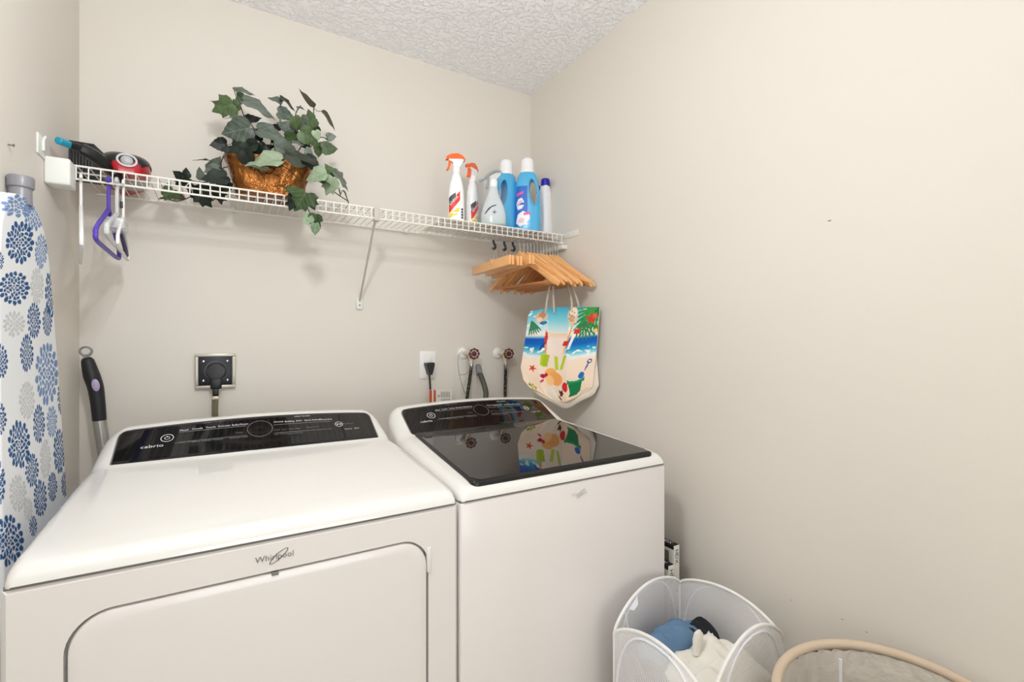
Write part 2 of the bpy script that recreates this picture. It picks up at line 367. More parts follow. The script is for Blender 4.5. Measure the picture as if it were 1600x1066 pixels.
def console_graphics(root, glass, xc, hw, zf, k, cab):
    DX = .0835
    def place(px, py):
        x, Y = gpt(px, py); return xc + (x - DX) * k, Y
    def lay(cx, cY, lift=.0036):
        return lambda a, b: (cx + a, cY + b * .9, zf(cx + a, cY + b * .9) + lift)
    big = MB(); sm = MB(); brand = MB(); sym = MB()
    def T(mb, st, px, py, size, al='CENTER', sx=1.0):
        x, Y = place(px, py); put_text(mb, st, size * k, lay(x, Y), al, sx)
    T(brand, cab, 238, 699, .0155, sx=1.25)
    row = [('Mixed', 288, 676), ('Casuals', 309, 674), ('Towels', 330, 672.3), ('Delicates', 351, 670.5), ('Bulky/Sheets', 376, 668.5)]
    for s_, x, y in row: T(big, s_, x, y, .0088, sx=.92)
    row = [('Normal', 436, 664), ('Bedding', 453, 663), ('Jeans', 468, 661.5), ('Quick Refresh', 489, 660), ('Timed Dry', 510, 658.5)]
    for s_, x, y in row: T(big, s_, x, y, .0088, sx=.92)
    T(sm, 'WHAT TO DRY', 335, 665.5, .0075); T(big, 'HOW TO DRY', 473, 655.5, .0068)
    for s_, x, y in [('Wrinkle Shield', 290, 692.5), ('Damp Dry', 312, 691), ('Static Reduce', 335, 689), ('Dryness Level', 374, 685.5), ('Temp', 374, 679)]: T(sm, s_, x, y, .0078)
    for s_, x, y in [('Cool', 433, 674.5), ('Low', 445, 673.5), ('Med', 456, 673), ('High', 466, 672), ('More Time', 489, 669.5), ('Less Time', 438, 680), ('Steam Refresh', 461, 678.5), ('.', 480, 675), ('.', 498, 674)]: T(sm, s_, x, y, .0075)
    T(sm, 'Start/Pause', 544, 663, .0075); T(big, 'Control', 545, 670.5, .0068); T(big, 'Signal', 558, 669, .0068)
    def line(mb, a, b, w=.0008):
        x0, Y0 = place(*a); x1, Y1 = place(*b); n = 24; vs = []; fs = []
        Ym = (Y0 + Y1) / 2
        for i in range(n + 1):
            x = x0 + (x1 - x0) * i / n
            for q in (-w, w): vs.append((x, Ym + q, zf(x, Ym + q) + .0036))
        for i in range(n): fs.append((2 * i, 2 * i + 2, 2 * i + 3, 2 * i + 1))
        mb.add(vs, fs)
    line(sm, (280, 678), (386, 669.5)); line(sm, (428, 667), (517, 660.5)); line(sm, (280, 691), (387, 682.5)); line(sm, (430, 678), (520, 670.5))
    def ring(mb, px, py, r, w, lift=.0036):
        x, Y = place(px, py); v, f = ring2d(r, r, w); mb.add([lay(x, Y, lift)(a, b) for a, b in v], f)
    ring(sym, 262, 685.5, .0145, .0016); ring(sym, 262, 685.5, .006, .0012); s2_ = MB(); ring(s2_, 530, 663.5, .0115, .0014)
    x, Y = place(262, 685.5); L = lay(x, Y); sym.add([L(-.0006, .002), L(.0006, .002), L(.0006, .008), L(-.0006, .008)], [(0, 1, 2, 3)])
    x, Y = place(530, 663.5); L = lay(x, Y); s2_.add([L(-.006, -.0035), L(0, 0), L(-.006, .0035)], [(0, 1, 2)])
    for q in (.002, .005): s2_.add([L(q, -.0035), L(q + .0016, -.0035), L(q + .0016, .0035), L(q, .0035)], [(0, 1, 2, 3)])
    brand.build('brand_lettering', M['print'], glass, smooth=False); sym.build('power_symbol', M['print'], glass, smooth=False); s2_.build('start_symbol', M['print'], glass, smooth=False)
    tag(big.build('bright_lettering', M['print'], glass, smooth=False), kind='stuff'); tag(sm.build('dim_lettering', M['printgrey'], glass, smooth=False), kind='stuff')
    dx, dY = place(407, 673)
    d = MB(); n = 40; R = .032 * k; vs = []; fs = []
    for rr, h_ in ((R, .003), (R, .0036), (R * .97, .0042), (R * .9, .0042), (.0001, .0042)):
        for q in range(n):
            a = 2 * PI * q / n; x, Yq = dx + rr * math.cos(a), dY + rr * math.sin(a) * .95; vs.append((x, Yq, zf(x, Yq) + h_))
    for i in range(4):
        for q in range(n): l = (q + 1) % n; fs.append((i * n + q, i * n + l, (i + 1) * n + l, (i + 1) * n + q))
    dial = d.add(vs, fs).build('dial', M['blackglass'], root)
    rg = MB(); v, f = ring2d(R * 1.03, R * .98, .0014, 48); rg.add([lay(dx, dY, .0047)(a, b) for a, b in v], f).build('dial_ring', M['silver'], dial, smooth=False)
# dryer
DX0, DX1 = -.289, .454; DC = (DX0 + DX1) / 2; DH = (DX1 - DX0) / 2; zfD = surf(DC, DH)
dr = thing('dryer', 'wide white front-loading dryer with black glass control strip, left of the washer', 'dryer', (DC, 1.35, 0))
MB().rbox(DX0, DX1, 1.022, 1.68, .03, ZS - .003, .004).build('body', M['enamel'], dr)
feet = [(x, y) for x in (DX0 + .05, DX1 - .05) for y in (1.08, 1.62)]
for x, y in feet: MB().lathe([(.02, 0), (.022, .005), (.012, .01), (.012, .035)], (x, y, 0), 12).build('foot', M['blackplastic'], dr)
top_shell(DC, DH, zfD).build('top_panel', M['enamel2'], dr, angle=50)
dx0, dx1, dz0, dz1 = -.219, .384, .30, .897
inner = rrect(dx0, dx1, dz0, dz1, .062, 10)
def ring_panel(inner, X0, X1, Z0, Z1, ya, yb):
    n = len(inner); cx, cz = (X0 + X1) / 2, (Z0 + Z1) / 2; outer = []
    for x, z in inner:
        dx_, dz_ = x - cx, z - cz; t = min((X1 - cx) / abs(dx_) if abs(dx_) > 1e-6 else 9, (Z1 - cz) / abs(dz_) if abs(dz_) > 1e-6 else 9)
        outer.append((cx + dx_ * t, cz + dz_ * t))
    # snap nearest outer vertices to the rectangle's corners
    for c in ((X0, Z0), (X1, Z0), (X0, Z1), (X1, Z1)):
        k = min(range(n), key=lambda i: (outer[i][0] - c[0]) ** 2 + (outer[i][1] - c[1]) ** 2); outer[k] = c
    b = .006
    def ins(o): return (max(X0 + b, min(X1 - b, o[0])), max(Z0 + b, min(Z1 - b, o[1])))
    L = [[(o[0], yb, o[1]) for o in outer], [(o[0], ya + b * .8, o[1]) for o in outer], [(ins(o)[0], ya, ins(o)[1]) for o in outer],
         [(x, ya, z) for x, z in inner], [(x, ya + .004, z) for x, z in inner], [(x, yb, z) for x, z in inner]]
    vs = [p for l in L for p in l]; fs = []
    for j in range(5):
        for i in range(n): k = (i + 1) % n; fs.append((j * n + i, j * n + k, (j + 1) * n + k, (j + 1) * n + i))
    return MB().add(vs, fs)
ring_panel(inner, DX0, DX1, .03, ZS - .003, 1.0, 1.024).build('front_panel', M['enamel'], dr, angle=30)
gp = .0042
din = rrect(dx0 + gp, dx1 - gp, dz0 + gp, dz1 - gp, .058, 10)
def inset_loop(loop, d):
    cx = (dx0 + dx1) / 2; cz = (dz0 + dz1) / 2; hx = (dx1 - dx0) / 2; hz = (dz1 - dz0) / 2
    return [(cx + (x - cx) * (1 - d / hx), cz + (z - cz) * (1 - d / hz)) for x, z in loop]
lv = [(din, 1.02), (din, 1.003), (inset_loop(din, .0015), .9995), (inset_loop(din, .006), .9975), (inset_loop(din, .02), .9970)]
vs = []; fs = []; n = len(din)
for lp, y in lv: vs += [(x, y, z) for x, z in lp]
for j in range(len(lv) - 1):
    for i in range(n): k = (i + 1) % n; fs.append((j * n + i, j * n + k, (j + 1) * n + k, (j + 1) * n + i))
fs.append(tuple((len(lv) - 1) * n + i for i in range(n)))
door = MB().add(vs, fs).build('door', M['enamel'], dr, angle=30)
for zc in (.845, .36): MB().rbox(dx1 - .004, dx1 + .006, .9965, 1.012, zc - .027, zc + .027, .002).build('hinge', M['enamel'], door)
lp = P(430, 893, Y=.998); MB().rbox(lp.x - .006, lp.x + .006, .996, 1.01, .889, .8945, .001).build('latch', M['gap'], door)
MB().rbox(DX0 + .002, DX1 - .002, 1.004, 1.67, ZS - .004, ZS + .002).build('seam', M['gap'], dr)
def badge(root, pxl, pyl, m, cx=None, cz=None, wid=None):
    l = MB()
    fn = lambda a, b: (cx + a, .9988, cz + b)
    v, f = text2d('Whirlpool', 1, 'CENTER'); w0 = max(a for a, b in v) - min(a for a, b in v); s_ = wid / w0
    l.add([fn(a * s_, b * s_) for a, b in v], f)
    for dx_, w_ in ((0, .0011), (.0008, .0008)):
        v, f = ring2d(wid * .30, wid * .085, w_, 40, math.radians(38)); l.add([fn(a + wid * .10 + dx_, b + s_ * .32) for a, b in v], f)
    return l.build('badge', m, root, smooth=False)
bA = P(399, 872, Y=1.0); bB = P(459, 862, Y=1.0)
badge(dr, 0, 0, M['badge'], (bA.x + bB.x) / 2, P(430, 874, Y=1.0).z, bB.x - bA.x)
g = glass_patch(DC, .325, zfD, 1.483, 1.613, .0012, .030); g.build('glass_trim', M['silver'], dr, angle=40)
glD = glass_patch(DC, .3215, zfD, 1.486, 1.610, .003, .028).build('control_glass', M['blackglass'], dr, angle=40)
console_graphics(dr, glD, DC, DH, zfD, 1.0, 'cabrio')
# washer
WX0, WX1 = .461, 1.142; WC = (WX0 + WX1) / 2; WH = (WX1 - WX0) / 2; zfW = surf(WC, WH)
wa = thing('washing_machine', 'white top-loading washing machine with smoked glass lid, between dryer and hampers', 'washer', (WC, 1.35, 0))
MB().rbox(WX0, WX1, 1.0, 1.68, .03, ZS - .003, .006, 3).build('body', M['enamel'], wa)
for x in (WX0 + .05, WX1 - .05):
    for y in (1.08, 1.62): MB().lathe([(.02, 0), (.022, .005), (.012, .01), (.012, .035)], (x, y, 0), 12).build('foot', M['blackplastic'], wa)
MB().rbox(WX0 + .002, WX1 - .002, 1.004, 1.67, ZS - .004, ZS + .002).build('seam', M['gap'], wa)
top_shell(WC, WH, zfW).build('top_panel', M['enamel2'], wa, angle=50)
glass_patch(WC, .290, zfW, 1.483, 1.613, .0012, .030).build('glass_trim', M['silver'], wa, angle=40)
glW = glass_patch(WC, .2865, zfW, 1.482, 1.610, .003, .028).build('control_glass', M['blackglass'], wa, angle=40)
console_graphics(wa, glW, WC, WH, zfW, .89, 'cabrio')
LYF, LYB = 1.012, 1.478
def lidfn(off, prof):
    def fn(u, v):
        Y = LYF + off + (LYB - LYF - off * 1.3) * v
        w = ip(Y, [LYF, LYB], [.304, .282]) - off; d = Y - LYF - off; rc = .016
        if d < rc: w -= rc - math.sqrt(max(0, rc * rc - (rc - d) ** 2))
        x = WC + w * (2 * u - 1)
        return (x, Y, .9995 + (Y - LYF) * (.035 / .466) + prof(u, v))
    return fn
def prof(u, v):
    e = min(u / .012, (1 - u) / .012, v / .018, 1)
    return -.004 * (1 - max(0, e)) ** 2
def gridv(fn, nu, nv):
    U = [0, .004, .008, .012] + [i / 12 for i in range(1, 12)] + [.988, .992, .996, 1]; V = [0, .004, .008, .013, .018, .03] + [i / 10 for i in range(1, 11)]
    return lambda a, b: fn(U[round(a * (len(U) - 1))], V[round(b * (len(V) - 1))])
f_ = lidfn(0, lambda u, v: prof(u, v) - .003)
lid = MB().sheet(gridv(f_, 0, 0), 19, 16, (0, 0, -.012)).build('lid', M['blackplastic'], wa, angle=40)
def lidglass(u, v): p = lidfn(.006, lambda a, b: 0)(u, v); return (p[0], p[1], p[2] - .0015)
MB().sheet(lidglass, 3, 20, (0, 0, -.002)).build('lid_glass', M['lidglass'], lid, angle=30)
bp_ = P(905, 774, Y=1.0)
badge(wa, 0, 0, M['badgepale'], bp_.x, bp_.z, .055)
# ------------------------------------------------------------------ wire shelf
ZT = 1.803; YFR = 1.706; sh = thing('wire_shelf', 'long white ventilated wire shelf on the back wall above the machines', 'shelf', (.45, 2.0, ZT))
sx0, sx1 = -.355, 1.292
def rail(y, z, r, nm): MB().tube([(sx0, y, z), (sx1, y, z)], r, 8).build(nm, M['wire'], sh)
rail(YFR, ZT, .0028, 'rail'); rail(YFR - .001, ZT - .036, .0030, 'rail'); rail(1.76, ZT - .0035, .0026, 'rail'); rail(1.985, ZT - .003, .0036, 'rail')
w0 = MB().tube([(0, 1.992, ZT + .001), (0, YFR + .003, ZT + .001), (0, YFR - .003, ZT - .002), (0, YFR - .004, ZT - .036)], .0017, 6)
wires = None; nx = int((sx1 - sx0) / .0254)
for i in range(nx + 1):
    if wires is None:
        wires = w0.build('deck_wire', M['wire'], sh); base = wires.location.copy(); wires.location.x += sx0 + .008
    else:
        c = wires.copy(); sc.collection.objects.link(c); c.parent = sh; c.location.x = base.x + sx0 + .008 + i * .0254
# brace
bt = P(588, 324, Y=YFR); bb = P(562, 470, Y=1.99)
br = MB(); a = Vector((bt.x, YFR, ZT - .02)); b = Vector((bb.x, 1.992, bb.z))
d = (b - a).normalized(); br.tube([a, b], [.0075, .0062], 10, flat=.55)
br.rbox(a.x - .009, a.x + .009, YFR - .010, YFR + .012, ZT - .045, ZT + .004, .002)
brc = br.build('support_brace', M['brace'], sh)
fp = MB().rbox(b.x - .012, b.x + .012, 1.990, 2.0, b.z - .035, b.z + .012, .002); 
fo = fp.build('brace_foot', M['bracket'], brc); MB().lathe([(.003, 0), (.003, .003), (.001, .004)], (b.x, 1.991, b.z - .018), 10, M=Matrix.Rotation(PI / 2, 3, 'X')).build('screw', M['nail'], brc)
# end brackets
eb = MB(); eb.rbox(XL, -.349, 1.655, 1.715, ZT - .068, ZT + .002, .005, 3); eb.rbox(XL, XL + .004, 1.60, 1.66, ZT - .01, ZT + .04, .0015)
eb.tube([(XL + .006, 1.63, ZT + .005), (XL + .006, 1.63, ZT + .03), (XL + .006, 1.645, ZT + .045)], .003)
eb.build('end_bracket', M['bracket'], sh)
eb = MB(); eb.rbox(XR - .004, XR, 1.62, 1.72, ZT - .014, ZT + .012, .0015); eb.rbox(XR - .03, XR, 1.70, 1.90, ZT - .062, ZT - .045, .002)
for yy in (1.645, 1.675): eb.lathe([(.0035, 0), (.0035, .003)], (XR - .004, yy, ZT), 10, M=Matrix.Rotation(-PI / 2, 3, 'Y'))
eb.build('end_bracket', M['bracket'], sh)
for xx in (.02, .30, .66, 1.0):
    MB().rbox(xx - .006, xx + .006, 1.978, 2.0, ZT - .010, ZT + .006, .002).build('wall_clip', M['bracket'], sh)
# shelf liner under the bottles
ln = MB().sheet(lambda u, v: (.72 + .55 * u, 1.735 + .235 * v, ZT + .0052 + .0012 * noise.noise(Vector((u * 9, v * 5, 0)))), 40, 16, (0, 0, -.0012))
tag(ln.build('shelf_liner', M['liner']), 'crinkled clear plastic sheet lying on the wire shelf under the bottles', 'liner')
# ------------------------------------------------------------------ ivy planter
ZD = ZT + .0035
pl = thing('ivy_planter', 'embossed bronze flared planter with trailing artificial ivy on the wire shelf', 'plant', (.125, 1.80, ZD))
def se(th, rx, ry, e=3.2):
    c, s_ = math.cos(th), math.sin(th)
    return rx * math.copysign(abs(c) ** (2 / e), c), ry * math.copysign(abs(s_) ** (2 / e), s_)
pr = [(0, .098, .052), (.004, .101, .054), (.03, .106, .057), (.075, .117, .064), (.105, .127, .070), (.116, .134, .075), (.118, .134, .075), (.117, .129, .070), (.095, .120, .063), (.09, .01, .01)]
def potf(u, v):
    k = v * (len(pr) - 1); i = min(int(k), len(pr) - 2); t = k - i
    z, rx, ry = [pr[i][q] * (1 - t) + pr[i + 1][q] * t for q in range(3)]
    th = 2 * PI * u; x, y = se(th, rx, ry)
    if .02 < z < .1 and k < 5: w = 1 + .025 * noise.noise(Vector((math.cos(th) * 5, math.sin(th) * 5, z * 60))); x *= w; y *= w
    return (.125 + x, 1.80 + y, ZD + z + (.004 * math.cos(4 * th) if k > 3 else 0))
pm = MB().grid(potf, 96, 46, True); pm.f.append(tuple(range(95, -1, -1))); pm.build('pot', M['copper'], pl, angle=60)
MB().lathe([(.118, .094), (.10, .099), (.05, .104), (.001, .106)], (.125, 1.80, ZD), 24, sy=.5).build('moss', M['soil'], pl)
half_l = [(1, 0), (.86, .10), (.76, .15), (.70, .24), (.74, .38), (.58, .36), (.44, .34), (.36, .44), (.30, .56), (.16, .46), (.02, .42), (-.05, .27), (-.06, .12), (0, .015)]
half_c = [(1, 0), (.88, .09), (.78, .19), (.70, .24), (.62, .33), (.50, .36), (.42, .44), (.26, .44), (.14, .46), (.02, .37), (-.06, .26), (-.07, .12), (0, .015)]
half_s = [(1, 0), (.8, .07), (.62, .16), (.5, .22), (.34, .25), (.18, .24), (.05, .18), (-.02, .08), (0, .01)]
def leaf_mesh(nm, half, fold, droop, m):
    out = half + [(x, -y) for x, y in reversed(half[1:])]
    n = len(out); cx = .36
    def h(x, y):
        th = math.atan2(y, x + .05); r_ = math.hypot(x, y)
        return fold * abs(y) - droop * x * x + .045 * r_ * math.cos(7.5 * th) + .02 * math.sin(9 * x + 7 * y)
    vs = [(cx, 0, h(cx, 0))] + [(cx + (x - cx) * .55, y * .55, h(cx + (x - cx) * .55, y * .55) + .015) for x, y in out] + [(x, y, h(x, y)) for x, y in out]
    fs = [(0, 1 + i, 1 + (i + 1) % n) for i in range(n)] + [(1 + i, 1 + n + i, 1 + n + (i + 1) % n, 1 + (i + 1) % n) for i in range(n)]
    me = bpy.data.meshes.new(nm); me.from_pydata(vs, [], fs); me.shade_smooth(); me.materials.append(m); return me
LM = {}
for k_, mm in (('d', 'leafd'), ('g', 'leafg'), ('v', 'leafv'), ('p', 'leafp'), ('b', 'leafb')):
    for s_, hf in (('l', half_l), ('c', half_c), ('s', half_s)):
        LM[k_ + s_] = leaf_mesh('ivy_leaf_' + k_ + s_, hf, .22 if s_ != 's' else .35, .22, M[mm])
# x, y (photo), length px, tip direction deg, tilt deg, kind, depth Y
leaves = [
 (350, 168, 40, 215, 25, 'vl', 1.79), (344, 160, 30, 172, 60, 'bs', 1.80), (380, 143, 34, 8, 55, 'gc', 1.80), (379, 154, 22, -10, 40, 'vc', 1.79), (403, 168, 56, -14, 48, 'gc', 1.77),
 (366, 166, 22, 200, 30, 'vl', 1.80), (364, 183, 30, 190, 70, 'gs', 1.78), (392, 187, 32, 20, 30, 'dc', 1.84), (372, 204, 50, 205, 20, 'gc', 1.74), (386, 214, 36, -30, 35, 'dc', 1.76),
 (343, 226, 28, 195, 20, 'dc', 1.80), (378, 228, 56, 215, 20, 'dc', 1.75), (362, 238, 30, 160, 20, 'dc', 1.78), (395, 235, 40, -50, 25, 'dc', 1.74), (386, 250, 34, -80, 25, 'dc', 1.725),
 (423, 209, 50, -12, 30, 'gc', 1.76), (403, 209, 24, 150, 20, 'dc', 1.80), (408, 233, 26, -70, 30, 'dc', 1.77), (428, 234, 30, 0, 40, 'dc', 1.80), (436, 197, 26, 20, 50, 'dc', 1.83),
 (415, 251, 62, 190, 50, 'pc', 1.70), (407, 262, 30, 190, 65, 'pc', 1.70), (447, 238, 48, -18, 35, 'gc', 1.73), (468, 249, 58, -20, 47, 'gc', 1.70), (487, 255, 34, -40, 40, 'dc', 1.71),
 (431, 156, 24, 165, 40, 'gc', 1.80), (449, 161, 32, -28, 66, 'dc', 1.79), (446, 179, 30, -10, 20, 'gc', 1.80), (472, 170, 20, -5, 62, 'gc', 1.80), (481, 155, 36, 148, 46, 'bs', 1.80), (513, 186, 38, -45, 46, 'bs', 1.80),
 (462, 192, 26, -65, 15, 'vc', 1.76), (476, 197, 36, -60, 25, 'gc', 1.78), (485, 181, 20, 110, 25, 'vc', 1.78), (478, 184, 14, 60, 25, 'dc', 1.79), (490, 197, 26, -55, 20, 'vc', 1.77), (496, 206, 18, -60, 25, 'dc', 1.78), (495, 211, 18, -70, 10, 'pc', 1.75),
 (450, 200, 34, 160, 35, 'gc', 1.79), (459, 207, 26, -20, 30, 'dc', 1.82), (482, 214, 36, -30, 20, 'vc', 1.76), (476, 222, 28, -60, 30, 'dc', 1.78), (456, 215, 28, -5, 30, 'vc', 1.77), (465, 224, 22, -10, 40, 'gc', 1.75),
 (498, 233, 26, -85, 30, 'vc', 1.77), (483, 238, 18, -30, 25, 'gc', 1.76), (517, 214, 17, 15, 15, 'gc', 1.76), (514, 232, 28, 12, 15, 'vc', 1.75), (440, 222, 30, 195, 40, 'dc', 1.80), (430, 220, 24, -100, 40, 'dc', 1.81),
 (495, 274, 38, -160, 25, 'pc', 1.69), (505, 281, 30, 150, 20, 'vc', 1.69), (516, 267, 26, 120, 25, 'vc', 1.70), (515, 290, 36, -120, 15, 'pl', 1.685), (532, 280, 42, -42, 55, 'gl', 1.70), (541, 308, 30, -58, 68, 'vs', 1.70), (530, 298, 18, -60, 60, 'ds', 1.70),
 (457, 298, 30, 160, 20, 'vc', 1.675), (458, 316, 30, -110, 30, 'dl', 1.675), (470, 314, 44, -118, 15, 'vl', 1.665), (485, 315, 32, -70, 20, 'gl', 1.665), (481, 341, 22, 120, 25, 'pc', 1.67), (493, 345, 28, -100, 20, 'vl', 1.665), (493, 357, 22, -88, 25, 'pc', 1.665),
 (318, 250, 32, 178, 55, 'vl', 1.80), (336, 258, 32, 60, 40, 'gc', 1.79), (332, 266, 26, -150, 45, 'gc', 1.78), (337, 277, 42, 200, 20, 'dc', 1.77), (313, 272, 22, 90, 40, 'gc', 1.80), (291, 271, 18, 88, 25, 'dc', 1.81), (281, 275, 22, 150, 35, 'dc', 1.81),
 (347, 292, 40, -150, 25, 'dc', 1.80), (262, 297, 24, 100, 20, 'vc', 1.85), (266, 307, 34, 190, 30, 'vl', 1.85), (278, 306, 24, -30, 35, 'bc', 1.86), (301, 298, 24, -100, 30, 'dc', 1.84), (319, 311, 32, -50, 30, 'dl', 1.85), (342, 305, 32, -90, 30, 'dl', 1.83), (316, 296, 28, 180, 40, 'dc', 1.84), (286, 284, 26, 10, 40, 'dc', 1.83),
]
vines = [[(.10, 1.80, ZD + .10), P(398, 205, Y=1.80), P(383, 185, Y=1.80), P(374, 160, Y=1.80)],
         [(.12, 1.80, ZD + .10), P(425, 215, Y=1.80), P(437, 195, Y=1.81), P(438, 162, Y=1.80)],
         [(.14, 1.80, ZD + .10), P(450, 225, Y=1.79), P(463, 200, Y=1.79), P(462, 178, Y=1.80), P(470, 165, Y=1.80)],
         [(.17, 1.80, ZD + .10), P(475, 222, Y=1.78), P(489, 195, Y=1.78), P(490, 166, Y=1.80)],
         [(.18, 1.80, ZD + .10), P(485, 230, Y=1.78), P(500, 215, Y=1.77), P(512, 218, Y=1.76)],
         [(.19, 1.79, ZD + .10), P(480, 256, Y=1.73), P(497, 272, Y=1.70), P(520, 298, Y=1.695), P(545, 315, Y=1.70)],
         [(.16, 1.78, ZD + .10), P(440, 258, Y=1.71), P(465, 280, Y=1.685), P(478, 320, Y=1.675), P(490, 342, Y=1.675)],
         [(.06, 1.80, ZD + .10), P(357, 238, Y=1.80), P(345, 258, Y=1.79), P(352, 275, Y=1.78), P(320, 285, Y=1.80), P(298, 282, Y=1.82)],
         [(.05, 1.82, ZD + .10), P(350, 262, Y=1.86), P(335, 282, Y=1.86), P(300, 306, Y=1.86), P(278, 314, Y=1.87), P(262, 311, Y=1.87)],
         [(.05, 1.80, ZD + .10), P(362, 215, Y=1.79), P(350, 205, Y=1.80), P(372, 180, Y=1.80)]]
vp = []
for vn in vines:
    c = smoothcurve(vn, 6); vp += c; MB().tube(c, .0017, 5).build('stem', M['stem'], pl)
pet = MB()
for (px, py, L, tip, tilt, kd, Y) in leaves:
    c = P(px, py, Y=Y)
    n = (CAM - c).normalized(); r = Vector((0, 0, 1)).cross(n).normalized(); u = n.cross(r)
    r, u = r, u
    a = math.radians(tip); td = r * math.cos(a) + u * math.sin(a)
    k_ = math.radians(random.uniform(10, 32)); n2 = n * math.cos(k_) + Vector((0, 0, 1)) * math.sin(k_) * random.choice((1, 1, 1, -.4))
    side = n2.cross(td).normalized(); nn = td.cross(side).normalized()
    if tilt > 45:      # seen edge-on: turned about the long axis
        R = min((Matrix.Rotation(math.radians(min(tilt, 64)) * q, 3, td) for q in (1, -1)), key=lambda m_: abs((m_ @ nn).dot(n)))
    else: R = Matrix.Rotation(math.radians(tilt) * random.choice((1, -1)), 3, td) @ Matrix.Rotation(math.radians(random.uniform(-15, 15)), 3, side)
    td2, side, nn = R @ td, R @ side, R @ nn
    ln_ = L * .86 * (c - CAM).dot(FW) / FOC
    me = LM[kd]; o = bpy.data.objects.new('leaf', me); sc.collection.objects.link(o); o.parent = pl
    base = c - td2 * ln_ * .42
    m3 = Matrix((td2, side, nn)).transposed().to_4x4()
    o.matrix_local = Matrix.Translation(base - Vector(pl.location)) @ m3 @ Matrix.Scale(ln_, 4)
    q = min(vp, key=lambda v_: (v_ - base).length)
    if (q - base).length < .16:
        mid = (q + base) / 2 + Vector((0, 0, -.006)); pet.tube([q, mid, base], .0011, 4)
tag(pet.build('leaf_stalks', M['stem'], pl), kind='stuff')
# ------------------------------------------------------------------ bottles
class Loft:
    def __init__(s, c, secs, yaw=0, e=2.4, kz=1.0, kx=1.0):
        s.c = Vector(c); s.s = [(q[0] * kz, q[1] * kx, q[2] * kx) + tuple(q[3:]) for q in secs]; s.R = Matrix.Rotation(yaw, 3, 'Z'); s.e = e
    def at(s, th, z, off=0):
        zs = [q[0] for q in s.s]; rx = ip(z, zs, [q[1] for q in s.s]); ry = ip(z, zs, [q[2] for q in s.s]); cx = ip(z, zs, [q[3] if len(q) > 3 else 0 for q in s.s])
        x, y = se(th, rx + off, ry + off, s.e); return s.c + s.R @ Vector((x + cx, y, z))
    def mesh(s, n=32, sub=3):
        zs = []
        for i in range(len(s.s) - 1):
            for k in range(sub): zs.append(s.s[i][0] + (s.s[i + 1][0] - s.s[i][0]) * k / sub)
        zs.append(s.s[-1][0]); mb = MB()
        mb.grid(lambda u, v: s.at(2 * PI * u, zs[round(v * (len(zs) - 1))]), n, len(zs), True)
        mb.f.append(tuple(range(n - 1, -1, -1))); mb.f.append(tuple((len(zs) - 1) * n + k for k in range(n))); return mb
    def front(s, a, z, off=.0008):       # a = lateral metres on the -y side
        zs = [q[0] for q in s.s]; rx = ip(z, zs, [q[1] for q in s.s]); ry = ip(z, zs, [q[2] for q in s.s]); cx = ip(z, zs, [q[3] if len(q) > 3 else 0 for q in s.s])
        t = max(-.98, min(.98, (a - cx) / rx)); y = -ry * (1 - abs(t) ** s.e) ** (1 / s.e)
        return s.c + s.R @ Vector((cx + t * rx, y - off, z))
    def patch(s, poly, m, parent, name='label', off=.0008, n=10):
        # poly: closed polygon in (a,z); triangulated on a grid clipped by scanline
        zs0 = min(p[1] for p in poly); zs1 = max(p[1] for p in poly); rows = []
        for j in range(n + 1):
            z = zs0 + (zs1 - zs0) * (.001 + .998 * j / n); xs = []
            for i in range(len(poly)):
                (x0, z0), (x1, z1) = poly[i], poly[(i + 1) % len(poly)]
                if (z0 - z) * (z1 - z) < 0: xs.append(x0 + (x1 - x0) * (z - z0) / (z1 - z0))
            if len(xs) < 2: xs = [poly[0][0]] * 2
            rows.append((min(xs), max(xs), z))
        mb = MB(); mb.grid(lambda u, v: s.front(rows[round(v * n)][0] * (1 - u) + rows[round(v * n)][1] * u, rows[round(v * n)][2], off), 9, n + 1)
        return mb.build(name, m, parent)
    def text(s, st, size, a, z, m, parent, rot=0, off=.0014, name='lettering', sx=1):
        mb = MB(); c_, s_ = math.cos(rot), math.sin(rot)
        put_text(mb, st, size, lambda p, q: s.front(a + p * c_ - q * s_, z + p * s_ + q * c_, off), 'CENTER', sx)
        return mb.build(name, m, parent, smooth=False)
def face_yaw(c, extra=0): return math.atan2(c[0], c[1]) * -1 + extra    # front (-y) turned toward the room
ZB = ZT + .0075
